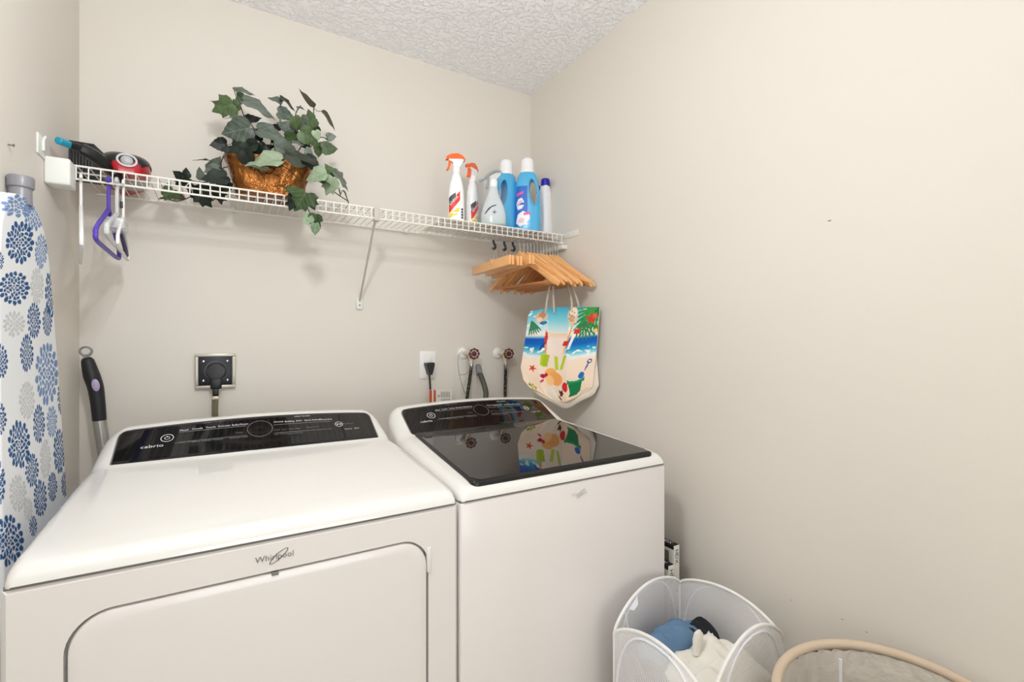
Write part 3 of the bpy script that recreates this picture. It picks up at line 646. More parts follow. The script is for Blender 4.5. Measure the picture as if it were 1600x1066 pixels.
def spray_orange(px, Y, label, yawx, H=1.0):
    c = P(px, 345, Y=Y); c = Vector((c.x, c.y, ZB)); th = thing('spray_bottle', label, 'spray bottle', c, 'white spray bottles with orange triggers')
    yaw = face_yaw(c, yawx)
    L = Loft(c, [(0, .028, .018), (.004, .031, .021), (.02, .033, .022), (.09, .032, .021), (.13, .030, .020), (.155, .026, .018), (.175, .021, .016), (.192, .015, .013), (.20, .0135, .0125)], yaw, 2.6)
    body = L.mesh().build('body', M['bottle_white'], th, angle=60)
    L.patch([(-.031, .030), (.012, .085), (.012, .122), (-.031, .072)], M['red_print'], body, 'red_label')
    L.patch([(-.031, .060), (-.004, .096), (-.006, .115), (-.031, .096)], M['grey_print_dark'], body, 'dark_label', .0010)
    L.patch([(-.030, .012), (.006, .030), (.010, .056), (-.030, .034)], M['yellow_print'], body, 'yellow_label', .0011)
    L.text('Shout', .021, -.010, .079, M['label_white'], body, math.radians(48), .0018)
    L.text('- - - -', .012, -.010, .030, M['grey_print_dark'], body, math.radians(25), .0018)
    for k in range(4): L.patch([(.017, .012 + k * .011), (.025, .012 + k * .011), (.025, .020 + k * .011), (.017, .020 + k * .011)], M['grey_print_dark'] if k % 2 == 0 else M['navy_print'], body, 'small_print', .0008, 3)
    R = Matrix.Rotation(yaw, 4, 'Z'); T = Matrix.Translation(c) @ R
    MB().lathe([(.0155, .198), (.0165, .202), (.0165, .218), (.014, .222), (.012, .226)], (0, 0, 0), 20, M=T).build('collar', M['bottle_white'], th)
    # housing and trigger point along -x (toward the left)
    hd = MB(); hd.prism([(-.012, .222), (.014, .222), (.022, .240), (.030, .252), (.026, .258), (-.030, .256), (-.032, .248), (-.014, .240)], lambda p, y: T @ Vector((p[0], y, p[1])), -.010, .010)
    hd.build('housing', M['bottle_white'], th, angle=30)
    hd = MB(); hd.prism([(-.043, .250), (-.040, .262), (-.022, .272), (.004, .277), (.024, .270), (.036, .256), (.034, .250), (.022, .256), (-.030, .252)], lambda p, y: T @ Vector((p[0], y, p[1])), -.0115, .0115)
    hd.build('shroud', M['orange_plastic'], th, angle=30)
    tg = MB(); tg.prism([(-.030, .252), (-.018, .250), (-.023, .232), (-.028, .214), (-.036, .206), (-.040, .212), (-.034, .224), (-.032, .238)], lambda p, y: T @ Vector((p[0], y, p[1])), -.006, .006)
    tg.build('trigger', M['orange_plastic'], th, angle=30)
    return th
spray_orange(713, 1.77, 'white spray bottle, orange trigger pointing left, leftmost of the cleaning bottles', math.radians(8))
spray_orange(738, 1.83, 'white spray bottle with its orange trigger turned to the room, second from left', math.radians(62))
# clear spray with grey trigger
c = P(771, 350, Y=1.755); c = Vector((c.x, c.y, ZB)); th = thing('spray_bottle', 'clear pear-shaped spray bottle with curved grey trigger and teal liquid', 'spray bottle', c)
yaw = face_yaw(c, 0)
L = Loft(c, [(0, .040, .026), (.005, .044, .029), (.03, .046, .030), (.05, .045, .030), (.08, .039, .027), (.11, .029, .022), (.135, .020, .018), (.155, .016, .015), (.165, .0145, .0145)], yaw, 2.3, 1.0, 1.16)
body = L.mesh(36).build('body', M['clear'], th, angle=60)
Li = Loft(c, [(0.003, .037, .024), (.006, .041, .027), (.022, .043, .028)], yaw, 2.3, 1.3, 1.16); Li.mesh(36).build('liquid', M['teal_liquid'], body)
L.patch([(-.036, .048), (-.02, .07), (.0, .082), (.012, .084), (.012, .080), (-.006, .074), (-.022, .058), (-.034, .044)], M['navy_print'], body, 'label_swoosh')
L.text('+', .034, .004, .040, M['navy_print'], body)
T = Matrix.Translation(c) @ Matrix.Rotation(yaw, 4, 'Z')
MB().lathe([(.016, .163), (.017, .167), (.017, .192), (.014, .196)], (0, 0, 0), 20, M=T).build('collar', M['bottle_white'], th)
hd = MB(); hd.prism([(-.012, .195), (.012, .195), (.030, .214), (.032, .224), (.012, .222), (-.014, .208)], lambda p, y: T @ Vector((p[0], y, p[1])), -.010, .010)
hd.build('housing', M['clearhanger'], th, angle=30)
cv = smoothcurve([T @ Vector(p) for p in ((-.060, 0, .192), (-.045, 0, .196), (-.028, 0, .210), (-.008, 0, .226), (.014, 0, .234), (.034, 0, .228))], 5)
MB().tube(cv, .0058, 10).build('arm', M['trigger_grey'], th)
cv = smoothcurve([T @ Vector(p) for p in ((-.024, 0, .206), (-.022, 0, .190), (-.026, 0, .172), (-.030, 0, .158))], 5)
MB().tube(cv, [.006] * 14 + [.004, .003], 8).build('trigger', M['trigger_grey'], th)
def blue_bottle(px, Y, label, yawx, full=True):
    c = P(px, 350, Y=Y); c = Vector((c.x, c.y, ZB)); th = thing('detergent_bottle', label, 'bottle', c, 'sky blue fabric softener bottles')
    yaw = face_yaw(c, yawx)
    L = Loft(c, [(0, .050, .030), (.005, .054, .033), (.03, .057, .035), (.09, .058, .035), (.14, .054, .033), (.18, .047, .029), (.205, .038, .025), (.215, .028, .022)], yaw, 2.8, 1.25, 1.04)
    mb = L.mesh(40, 4); o = mb.build('body', M['blue_detergent'], th, angle=60)
    # handle opening cut right through
    T = Matrix.Translation(c) @ Matrix.Rotation(yaw, 4, 'Z')
    ctl = []
    for k in range(24):
        a = 2 * PI * k / 24; ctl.append((.027 + .017 * math.cos(a) - .006 * math.sin(a), .175 + .060 * math.sin(a)))
    cut = MB().prism(ctl, lambda p, y: T @ Vector((p[0], y, p[1])), -.06, .06).build('cut', M['blue_detergent'], th)
    md = o.modifiers.new('b', 'BOOLEAN'); md.operation = 'DIFFERENCE'; md.object = cut; md.solver = 'EXACT'
    bpy.context.view_layer.update()
    me = bpy.data.meshes.new_from_object(o.evaluated_get(bpy.context.evaluated_depsgraph_get())); o.modifiers.clear(); o.data = me
    me.shade_smooth(); me.set_sharp_from_angle(angle=math.radians(40)); me.materials.clear(); me.materials.append(M['blue_detergent'])
    bpy.data.objects.remove(cut)
    rim = [L.front(a * 1.12 - .003, z, .0005) for a, z in ctl]; MB().tube(rim, .0035, 6, closed=True).build('grip_rim', M['blue_detergent'], th)
    MB().lathe([(.030, .264), (.0315, .269), (.0315, .276), (.029, .280), (.028, .312), (.026, .322), (.021, .329), (.004, .332)], (0, 0, 0), 28, M=T).build('cap', M['bottle_white'], th)
    if full:
        L.patch([(-.054, 0.0244), (-.02, 0.0244), (.0, 0.0610), (.004, 0.1098), (.002, 0.1586), (.002, 0.2013), (-.046, 0.2013), (-.054, 0.1464)], M['deep_blue'], o, 'label')
        L.patch([(-.046, 0.1562), (-.016, 0.1659), (-.014, 0.1781), (-.044, 0.1684)], M['pink_print'], o, 'pink_ribbon', .0016, 4)
        L.patch([(-.046, 0.1220), (-.036, 0.1464), (-.022, 0.1488), (-.012, 0.1318), (-.012, 0.1147), (-.024, 0.0976), (-.040, 0.0952)], M['label_white'], o, 'white_cloud', .0014)
        L.patch([(-.040, 0.1171), (-.020, 0.1269), (-.018, 0.1391), (-.036, 0.1366)], M['label_pinkish'], o, 'cloud_centre', .0020, 4)
        L.text('Suavitel', .013, -.027, .1147, M['deep_blue'], o, math.radians(12), .0026, sx=.8)
        L.patch([(-.048, 0.0366), (-.040, 0.0756), (-.016, 0.0903), (.012, 0.0756), (.014, 0.0537), (-.004, 0.0342), (-.03, 0.0220)], M['label_white'], o, 'white_flower', .0014)
        L.patch([(-.040, 0.0415), (-.028, 0.0610), (-.010, 0.0561), (-.016, 0.0366)], M['label_pinkish'], o, 'flower_centre', .0020, 4)
        L.patch([(-.014, 0.0708), (.018, 0.0756), (.018, 0.0854), (-.014, 0.0817)], M['pink_print'], o, 'pink_ribbon', .0022, 4)
    return th
blue_bottle(824, 1.785, 'sky blue softener bottle with white cap, label and handle hole, nearest the right wall', math.radians(-4))
blue_bottle(791, 1.85, 'sky blue softener bottle half hidden behind the clear spray bottle', math.radians(205), False)
def white_bottle(px, Y, label):
    c = P(px, 355, Y=Y); c = Vector((c.x, c.y, ZB)); th = thing('bleach_bottle', label, 'bottle', c, 'white bottles with navy blue caps')
    yaw = face_yaw(c, math.radians(60))
    L = Loft(c, [(0, .034, .026), (.005, .037, .028), (.04, .037, .028), (.08, .033, .026), (.12, .034, .026), (.16, .031, .024), (.18, .022, .020), (.185, .018, .018)], yaw, 2.6, 1.32)
    L.mesh().build('body', M['bottle_white'], th, angle=60)
    T = Matrix.Translation(c + Vector((0, 0, .059)))
    MB().lathe([(.020, .183), (.021, .186), (.020, .214), (.016, .218), (.002, .219)], (0, 0, 0), 20, M=T).build('cap', M['navy_cap'], th)
white_bottle(852, 1.83, 'white bottle with navy cap nearest the right wall, standing in front of its twin')
white_bottle(845, 1.93, 'white bottle with navy cap standing furthest back beside the blue softener')
# ------------------------------------------------------------------ hangers
def hook_pts(z_top, r=.017, zneck=0):
    pts = [(0, 0, zneck), (0, 0, z_top - 2 * r - .012), (0, .004, z_top - 2 * r)]
    for k in range(0, 9):
        a = math.radians(-60 + 240 * k / 8 + 0); pts.append((0, r * math.cos(a), z_top - r + r * math.sin(a)))
    return pts
ZH = ZT - .033      # top of the lower lip rail
# local frame: hanger in the YZ plane, origin at the rail
def wood_hanger(loc, label, yaw, g):
    o = thing('wooden_hanger', label, 'hanger', (0, 0, 0), g)
    MB().tube(hook_pts(.006, .012, -.075), .0016, 6).build('hook', M['chrome'], o)
    top = []; bot = []
    for k in range(25):
        t = -1 + 2 * k / 24; y = .215 * t; s_ = abs(t)
        zc = -.085 - .125 * s_ ** 1.25 - .008 * math.sin(PI * s_)
        hh = .017 * (1 - .35 * s_) if s_ < .97 else .006
        if s_ < .12: zc += .008 * (1 - s_ / .12); 
        top.append((y, zc + hh)); bot.append((y, zc - hh))
    mb = MB(); vs = []; fs = []
    for (y, z), (yb, zb) in zip(top, bot):
        tw = .0065; bow = .012 * (abs(y) / .215) ** 2
        for dx_, zz in ((-tw + bow, z - .003), (-tw * .5 + bow, z), (tw * .5 + bow, z), (tw + bow, z - .003), (tw + bow, zb + .003), (tw * .5 + bow, zb), (-tw * .5 + bow, zb), (-tw + bow, zb + .003)): vs.append((dx_, y, zz))
    for i in range(24):
        for k in range(8): l = (k + 1) % 8; fs.append((i * 8 + k, i * 8 + l, (i + 1) * 8 + l, (i + 1) * 8 + k))
    fs.append(tuple(range(7, -1, -1))); fs.append(tuple(24 * 8 + k for k in range(8)))
    MB().add(vs, fs).build('shoulders', M['wood'], o, angle=50)
    MB().tube([(.009, -.185, -.203), (.009, .185, -.203)], .0055, 8).build('bar', M['woodred'], o)
    sc_ = MB()
    for yy in (-.2, .2): sc_.lathe([(.0035, 0), (.0035, .006)], (.012, yy, -.195), 8, M=Matrix.Rotation(PI / 2, 3, 'Y'))
    sc_.build('bar_screw', M['nail'], o)
    o.location = loc; o.rotation_euler = (0, 0, yaw)
    return o
XH = [1.062, 1.082, 1.100, 1.118, 1.135, 1.152, 1.168, 1.184, 1.200, 1.216, 1.232, 1.247, 1.260]
ordn = ['first', 'second', 'third', 'fourth', 'fifth', 'sixth', 'seventh', 'eighth', 'ninth', 'tenth', 'eleventh', 'twelfth', 'thirteenth']
h0 = None
for i, x in enumerate(XH):
    yaw = math.radians([10, 4, 7, 1, 6, 9, 4, 7, 3, 8, 6, 4, 3][i]); dz = [0, 0, -.004, .003, 0, -.003, .002, 0, -.003, 0, 0, 0, 0][i]
    lb = ('light wooden suit hanger at the left end of the row, its whole triangle showing' if i == 0 else
          'light wooden suit hanger closest to the right wall, last of the row' if i == 12 else
          'light wooden suit hanger, %s from the left in the crowded row' % ordn[i])
    if h0 is None: h0 = wood_hanger((x, YFR, ZH + dz), lb, yaw, 'wooden suit hangers under the shelf end')
    else:
        r = dup(h0, (x, YFR, ZH), lb); r.rotation_euler = (math.radians([0, 2, -2, 1, 0, 2, -1, 0, 1, -2, 0, 1, 0][i]), 0, yaw)
def clamp_hanger(loc, label, yaw):
    o = thing('clamp_hanger', label, 'hanger', (0, 0, 0), 'wooden trouser clamp hangers')
    MB().tube(hook_pts(.006, .012, -.045), .0016, 6).build('hook', M['chrome'], o)
    cv = smoothcurve([(0, 0, -.028), (0, -.004, -.040), (0, -.014, -.052), (0, -.016, -.060), (0, -.004, -.064), (0, .010, -.060)], 4)
    MB().tube(cv, .0052, 8).build('latch', M['blackplastic'], o)
    w = MB()
    for s1 in (-1, 1):
        w.tube(smoothcurve([(.006 * s1, -.02, -.118), (.006 * s1, -.012, -.085), (.004 * s1, 0, -.058), (.006 * s1, .012, -.085), (.006 * s1, .02, -.118)], 4), .0012, 5)
    w.build('spring_wire', M['chrome'], o)
    for s1 in (-1, 1):
        MB().rbox(.0065 * s1 - .0055, .0065 * s1 + .0055, -.155, .19, -.150, -.112, .003, 2).build('jaw', M['wood'], o)
    MB().rbox(-.0145, .0145, -.012, .012, -.128, -.108, .002).build('hinge_clip', M['wood'], o)
    o.location = loc; o.rotation_euler = (0, 0, yaw); return o
c0 = clamp_hanger((.935, YFR, ZH), 'wooden trouser clamp hanger with black latch, first from the left', math.radians(-2))
c1 = dup(c0, (.985, YFR, ZH), 'wooden trouser clamp hanger with black latch, middle of three'); c1.rotation_euler = (0, 0, math.radians(-7))
c2 = dup(c0, (1.025, YFR, ZH), 'wooden trouser clamp hanger with black latch, touching the suit hangers'); c2.rotation_euler = (math.radians(-3), 0, math.radians(-3))
# plastic hangers on the left
def plastic_hanger(nm, loc, label, yaw, m, r=.0042, w=.19, drop=.115, neck=-.075, clips=None):
    o = thing(nm, label, 'hanger', (0, 0, 0))
    MB().tube(hook_pts(.006 + r, .013, neck), r, 8, flat=.8).build('hook', m, o)
    pts = smoothcurve([(0, 0, neck), (0, -w * .4, neck - drop * .35), (0, -w * .92, neck - drop * .8), (0, -w, neck - drop), (0, -w * .9, neck - drop - .014), (0, 0, neck - drop - .016), (0, w * .9, neck - drop - .014), (0, w, neck - drop), (0, w * .92, neck - drop * .8), (0, w * .4, neck - drop * .35), (0, 0, neck)], 5)
    MB().tube(pts[:-1], r, 8, closed=True).build('frame', m, o)
    o.location = loc; o.rotation_euler = (0, 0, yaw); return o
plastic_hanger('plastic_hanger', (-.338, YFR, ZH), 'white plastic hanger seen edge-on, nearest the left wall', math.radians(11.5), M['whiteplastic'], .0045, drop=.12)
plastic_hanger('plastic_hanger', (-.280, YFR, ZH), 'purple plastic hanger hooked on the left part of the shelf', math.radians(1), M['plum'], .0055, w=.17, drop=.10)
hcl = plastic_hanger('clip_hanger', (-.262, YFR, ZH), 'translucent grey clip hanger with black size tab beside the purple hanger', math.radians(2), M['clearhanger'], .006, w=.17, drop=.075, neck=-.085)
for o_ in [hcl]:
    a = Matrix.Translation(o_.location)
    MB().rbox(-.278, -.240, YFR - .055, YFR + .03, ZH - .135, ZH - .105, .006, 3).build('clip_block', M['clearhanger'], o_)
    MB().rbox(-.2555, -.248, YFR - .006, YFR + .006, ZH - .068, ZH - .050, .001).build('size_tab', M['blackplastic'], o_)
    MB().tube([(-.258, YFR + .01, ZH - .12), (-.254, YFR + .09, ZH - .165), (-.256, YFR + .17, ZH - .185)], [.005, .006, .004], 8).build('dark_strip', M['dark_plum'], o_)
plastic_hanger('plastic_hanger', (-.248, YFR, ZH), 'slim white plastic hanger just right of the clip hanger', math.radians(4), M['whiteplastic'], .004, w=.15, drop=.09, neck=-.09)
RXm = Matrix.Rotation(PI / 2, 4, 'X')
# ------------------------------------------------------------------ dust set on the shelf's left end
c = Vector((-.262, 1.845, ZT + .004)); th = thing('hand_vacuum', 'red and grey hand vacuum with black top cover on the left shelf end', 'vacuum', c)
Rz = Matrix.Rotation(math.radians(9), 4, 'Z'); T = Matrix.Translation(c) @ Rz
VW = lambda v: ip(v, [0, .06, .2, .5, .85, 1], [.022, .040, .054, .062, .056, .024]); VH = lambda v: ip(v, [0, .1, .3, .6, .9, 1], [.030, .058, .078, .088, .070, .035])
def vb(u, v):
    y = -.125 + .265 * v; cx, cz = se(2 * PI * u, VW(v), VH(v) / 2, 2.8); return T @ Vector((cx, y, VH(v) / 2 + cz))
mb = MB().grid(vb, 36, 20, True); mb.f.append(tuple(range(35, -1, -1))); mb.f.append(tuple(19 * 36 + k for k in range(36))); body = mb.build('body', M['red_plastic'], th, angle=60)
def vcov(u, v):
    v2 = .03 + .80 * v; y = -.125 + .265 * v2; a = PI * (.08 + .84 * u); cx, cz = se(a, VW(v2) + .003, VH(v2) / 2 + .003, 2.8); return T @ Vector((cx, y, VH(v2) / 2 + cz))
MB().sheet(vcov, 16, 14, (0, 0, -.003)).build('top_cover', M['blackplastic'], th, angle=50)
def vg(u, v):
    v2 = .30 + .42 * v; y = -.125 + .265 * v2; a = PI * (1.12 + .76 * u); cx, cz = se(a, VW(v2) + .0015, VH(v2) / 2 + .0015, 2.8); return T @ Vector((cx, y, VH(v2) / 2 + cz))
MB().sheet(vg, 16, 10, (0, 0, .002)).build('grey_panel', M['grey_plastic'], th, angle=50)
em = MB(); vv, ff = ring2d(.024, .019, .005, 28); em.add([T @ Vector((a, -.1285, .036 + b)) for a, b in vv], ff); em.add([T @ Vector((a, -.1265, .036 + b)) for a, b in vv], [tuple(reversed(f)) for f in ff]); em.build('emblem_ring', M['grey_plastic'], th)
MB().lathe([(.013, 0), (.014, .004), (.010, .007), (.002, .008)], (0, 0, 0), 20, M=T @ Matrix.Translation((0, -.122, .036)) @ RXm).build('emblem_disc', M['grey_plastic'], th)
th = thing('dustpan_brush', 'black dustpan brush with teal handle end lying above the hand vacuum', 'brush', (-.29, 1.78, ZT + .09))
pA = P(90, 219, Y=1.66); pB = P(112, 228, Y=1.70); pC = P(146, 243, Y=1.70); pD = P(168, 261, Y=1.73)
MB().tube([pA, pA.lerp(pB, .05), pB], [.0075, .0095, .0095], 12).build('handle_tip', M['teal'], th)
MB().tube(smoothcurve([pB, P(125, 232, Y=1.69), pC, pD, P(192, 284, Y=1.76)], 5), [.011] * 6 + [.017] * 9 + [.013] * 4 + [.007] * 2, 10).build('handle', M['blackplastic'], th)
p0 = P(104, 214, Y=1.86); q0 = P(144, 214, Y=1.80); th2 = thing('dustpan', 'black ribbed dustpan standing on edge behind the hand vacuum', 'dustpan', (p0.x, 1.86, ZD))
mb = MB(); rb = MB()
zt = p0.z; xl, xr = p0.x - .01, P(146, 214, Y=1.88).x
mb.prism([(xl, ZD), (xr + .05, ZD), (xr + .035, zt - .035), (xr, zt), (xl, zt)], lambda p, y: (p[0], y, p[1]), 1.885, 1.891); mb.build('pan', M['blackplastic'], th2)
for k in range(9): rb = MB().rbox(xl + .006 + k * (xr - xl - .01) / 8 - .002, xl + .006 + k * (xr - xl - .01) / 8 + .002, 1.878, 1.886, ZD + .01, zt - .003, .001).build('rib', M['blackplastic'], th2)
# ------------------------------------------------------------------ beach tote bag
bpA, bpB = Vector((1.085, 1.745, 0)), Vector((1.275, 1.50, 0)); bd = (bpB - bpA).normalized(); bn = Vector((-bd.y, bd.x, 0)); 
if bn.dot(CAM - bpA) < 0: bn = -bn
bag = thing('tote_bag', 'printed beach tote bag hanging by rope handles below the wooden hangers', 'bag', (1.19, 1.62, 1.05))
def bfront(u, v):
    lx = ip(v, [0, .08, .3, .7, .85, .95, 1], [828, 825, 822, 814, 818, 828, 842]); rx = ip(v, [0, .5, .92, 1], [937, 932, 925, 912])
    ty = 487 - 7 * min(1, u * 3); by = 612 + 14 * math.sin(PI * min(1, u * 1.05)) + 4 * u
    px = lx + (rx - lx) * u; py = ty + (by - ty) * v
    f = .010 * math.sin(PI * v) * math.sin(PI * u) + .007 * math.sin(7.5 * u + 2.2 * v + 1) * (.4 + .6 * v) + .004 * noise.noise(Vector((u * 5, v * 6, 3)))
    if .24 < u < .62: f -= .009 * math.sin(PI * (u - .24) / .38)
    p = Pn(px, py, bpA + bn * .02, bn); return p + bn * f
NU, NV = 150, 180
mb = MB().grid(lambda u, v: bfront(u, v), NU, NV)
fr = mb.build('printed_front', attr_mat('beach_print', .75), bag, angle=180)
U, V = np.meshgrid(np.linspace(0, 1, NU), np.linspace(0, 1, NV)); U = U.ravel(); V = V.ravel()
def L3(c): return np.array(s2l(c))
col = np.zeros((NU * NV, 3))
def grad(v, stops):
    xs = [s[0] for s in stops]; cs = np.array([L3(s[1]) for s in stops]); return np.stack([np.interp(v, xs, cs[:, k]) for k in range(3)], 1)
col[:] = grad(V, [(0, (70, 178, 206)), (.12, (140, 205, 220)), (.26, (225, 236, 236)), (.30, (236, 226, 214)), (.325, (90, 160, 205)), (.34, (20, 84, 180)), (.40, (14, 100, 190)), (.46, (40, 160, 205)), (.51, (150, 215, 225)), (.535, (235, 240, 238)), (.57, (246, 226, 206)), (.8, (248, 222, 198)), (1, (244, 216, 192))])
mid = (U > .27 + .03 * np.sin(V * 5)) & (U < .60 - .06 * V)
cm_ = grad(V, [(0, (60, 170, 200)), (.15, (130, 205, 218)), (.27, (215, 228, 226)), (.29, (240, 205, 165)), (.34, (238, 222, 212)), (.6, (244, 224, 208)), (1, (246, 220, 196))]); col[mid] = cm_[mid]
nz = np.array([noise.noise(Vector((u * 14, v * 30, 0))) for u, v in zip(U, V)])
wave = (V > .44) & (V < .56) & (nz > .22) & ~mid; col[wave] = L3((236, 244, 244))
cloud = (V < .28) & (nz > .35) & ~mid; col[cloud] = L3((240, 246, 246))
def ell(cx, cy, rx, ry, c, rot=0, cond=None):
    x = U - cx; y = (V - cy) * 1.2; cr, sr = math.cos(rot), math.sin(rot); a = x * cr + y * sr; b = -x * sr + y * cr
    m = (a / rx) ** 2 + (b / (ry * 1.2)) ** 2 < 1
    if cond is not None: m &= cond
    col[m] = L3(c)
def star(cx, cy, r, c, n=5, rot=0, inner=.4):
    x = U - cx; y = (V - cy) * 1.2; a = np.arctan2(y, x) + rot; d = np.hypot(x, y); k = np.abs(((a * n / (2 * PI)) % 1) - .5) * 2
    col[d < r * (inner + (1 - inner) * k ** 1.6)] = L3(c)
def frond(cx, cy, ang, ln, c, n=9):
    for k in range(n):
        a = ang + (k - n / 2) * .17; ell(cx + math.cos(a) * ln * .5, cy + math.sin(a) * ln * .42, ln * .5, .010, c, a)
frond(1.0, .0, 2.3, .42, (40, 120, 62)); frond(.92, .02, 1.9, .40, (70, 140, 60), 7); frond(.78, .10, 1.5, .34, (52, 128, 76), 6); frond(.06, .12, 1.3, .22, (60, 130, 90), 6); frond(.98, .0, 2.9, .34, (60, 150, 70), 6)
ell(.19, .09, .08, .065, (222, 182, 150)); ell(.20, .07, .05, .045, (190, 140, 108)); ell(.17, .12, .04, .03, (236, 208, 184)); ell(.23, .16, .05, .02, (40, 120, 160))
ell(.63, .09, .075, .10, (226, 200, 172)); ell(.64, .06, .05, .05, (240, 222, 200)); ell(.62, .12, .04, .04, (206, 172, 140))
for k in range(9): ell(.58 + .012 * (k % 3) * 3, .03 + .016 * k, .012, .008, (180, 140, 104))
star(.90, .13, .085, (206, 56, 44), 5, .3); star(.95, .10, .05, (228, 90, 70), 5); ell(.97, .27, .03, .02, (240, 200, 90))
ell(.60, .32, .014, .19, (236, 176, 96), .25); ell(.29, .38, .014, .15, (236, 150, 110), -.1); ell(.285, .33, .018, .07, (206, 52, 44)); ell(.25, .42, .016, .05, (40, 60, 140), .5)
def rect(x0, x1, y0, y1, c, sk=0):
    m = (U > x0 + sk * (V - y0)) & (U < x1 + sk * (V - y0)) & (V > y0) & (V < y1); col[m] = L3(c)
rect(.68, .76, .235, .285, (214, 50, 40), -.3); rect(.54, .61, .36, .41, (214, 44, 38), -.4); rect(.66, .70, .29, .45, (244, 240, 232), -.45)
rect(.245, .32, .50, .63, (188, 206, 40)); rect(.29, .36, .51, .64, (170, 196, 44), -.15); rect(.42, .47, .52, .66, (186, 210, 50), .25); rect(.56, .60, .51, .66, (176, 200, 40), -.25)
star(.155, .675, .055, (220, 62, 50)); star(.27, .745, .03, (196, 40, 60)); 
ell(.40, .70, .08, .05, (246, 178, 98)); ell(.47, .76, .10, .07, (244, 168, 96), .5); ell(.38, .78, .07, .05, (250, 200, 140), .9)
ell(.29, .745, .03, .025, (176, 24, 60)); ell(.33, .73, .035, .018, (190, 30, 70), -.5); ell(.27, .80, .04, .010, (200, 50, 90), -.7)
for k in range(6): a = k * PI / 3; ell(.085 + .04 * math.cos(a), .905 + .025 * math.sin(a), .022, .012, (60, 130, 62), a)
star(.09, .91, .035, (240, 206, 70)); star(.42, .93, .055, (176, 206, 70), 6); ell(.43, .95, .03, .02, (238, 226, 130)); ell(.50, .965, .012, .03, (50, 36, 34), -.5)
ell(.525, .905, .030, .045, (92, 48, 36)); ell(.525, .87, .018, .02, (240, 236, 230)); ell(.60, .85, .042, .052, (216, 44, 44)); 
m = (V > .775) & (V < .965) & (np.abs(U - (.755 - .10 * (V - .78))) < .105 - .20 * (V - .78)); col[m] = L3((24, 124, 74)); 
m = (V > .78) & (V < .825) & (np.abs(U - .755) < .118); col[m] = L3((34, 146, 88)); ell(.755, .78, .108, .020, (236, 226, 206))
ell(.83, .755, .040, .038, (36, 112, 196), .4); ell(.895, .665, .010, .055, (30, 74, 150), .45)
v_, f__ = None, None
m = (((U - .925) / .034) ** 2 + ((V - .615) / .026) ** 2 < 1) & ~(((U - .925) / .020) ** 2 + ((V - .615) / .014) ** 2 < 1); col[m] = L3((30, 74, 150))
att = fr.data.color_attributes.new('print', 'FLOAT_COLOR', 'POINT')
att.data.foreach_set('color', np.concatenate([col, np.ones((len(col), 1))], 1).ravel().astype(np.float32))
def bback(u, v, s_):
    lx = ip(v, [0, .3, .8, .92, 1], [830, 826, 822, 838, 862]); rx = ip(v, [0, .5, .82, .93, 1], [938, 932, 936, 928, 905])
    ty = 486 - 5 * u; by = 628 + 10 * math.sin(PI * u); px = lx + (rx - lx) * u; py = ty + (by - ty) * v
    e = min(1, min(u, 1 - u) / .12, (1 - v) / .1) ** .5
    p = Pn(px, py, bpA - bn * .004, bn); return p + bn * (.016 * e * s_ * (.5 + .5 * v) + .004 * noise.noise(Vector((u * 4, v * 5, s_))) * e - (.014 if s_ < 0 else 0))
mb = MB().grid(lambda u, v: bback(u, v, 1), 30, 34); mb.grid(lambda u, v: bback(u, v, -1), 30, 34)
mb.build('cream_lining', M['bag_cream'], bag, angle=180)
def hp(px, py, d=.0): return Pn(px, py, bpA + bn * d, bn)
for pts in ([(852, 490, .024), (854, 474, .026), (858, 450, .004), (862, 425, -.02)], [(866, 489, .024), (865, 474, .024), (864, 450, .004), (864, 425, -.02)], [(893, 483, .018), (893, 470, .01), (888, 450, -.01), (882, 425, -.03)], [(905, 483, 0), (902, 470, 0), (895, 450, -.01), (888, 425, -.03)]):
    cv = smoothcurve([hp(*p) for p in pts], 6); MB().tube(cv, .0050, 8).build('rope_handle', M['rope'], bag)
# ------------------------------------------------------------------ back wall fittings
def wbox(px0, py0, px1, py1, y0, y1, r=.002, seg=2):
    a = P(px0, py0, Y=2.0); b = P(px1, py1, Y=2.0)
    return MB().rbox(a.x, b.x, y0, y1, min(a.z, b.z), max(a.z, b.z), r, seg)
th = thing('dryer_outlet', 'square black dryer outlet with silver frame on the back wall', 'outlet', P(336, 606, Y=2.0))
a = P(304.5, 579, Y=2.0); b = P(368, 579, Y=2.0); zt, zb = P(336, 552.5, Y=2.0).z, P(336, 606.5, Y=2.0).z
x0, x1 = a.x, b.x; fm = MB()
w_ = .011
for q in ((x0, x1, zt - w_, zt), (x0, x1, zb, zb + w_), (x0, x0 + w_, zb + w_, zt - w_), (x1 - w_, x1, zb + w_, zt - w_)): fm.rbox(q[0], q[1], 1.984, 2.0, q[2], q[3], .003)
fm.build('frame', M['plate_silver'], th)
MB().rbox(x0 + .010, x1 - .010, 1.988, 2.0, zb + .010, zt - .010, .001).build('socket', M['outlet_black'], th)
RX = Matrix.Rotation(PI / 2, 4, 'X')
MB().lathe([(.0345, 0), (.0350, .005), (.0335, .006), (.033, .005)], (0, 0, 0), 28, M=Matrix.Translation(((x0 + x1) / 2, 1.988, (zt + zb) / 2 + .002)) @ RX).build('socket_ring', M['dark_ring'], th)
for sx_ in (-1, 1):
    for sz_ in (-1, 1): MB().lathe([(.0042, 0), (.0042, .003), (.002, .004)], (0, 0, 0), 10, M=Matrix.Translation(((x0 + x1) / 2 + sx_ * .036, 1.988, (zt + zb) / 2 + sz_ * .034)) @ RX).build('screw', M['chrome'], th)
cx, cz = (x0 + x1) / 2 + .002, (zt + zb) / 2
th = thing('dryer_cable', 'thick black dryer plug and flat olive cord below the square outlet', 'cord', (cx, 1.96, .95))
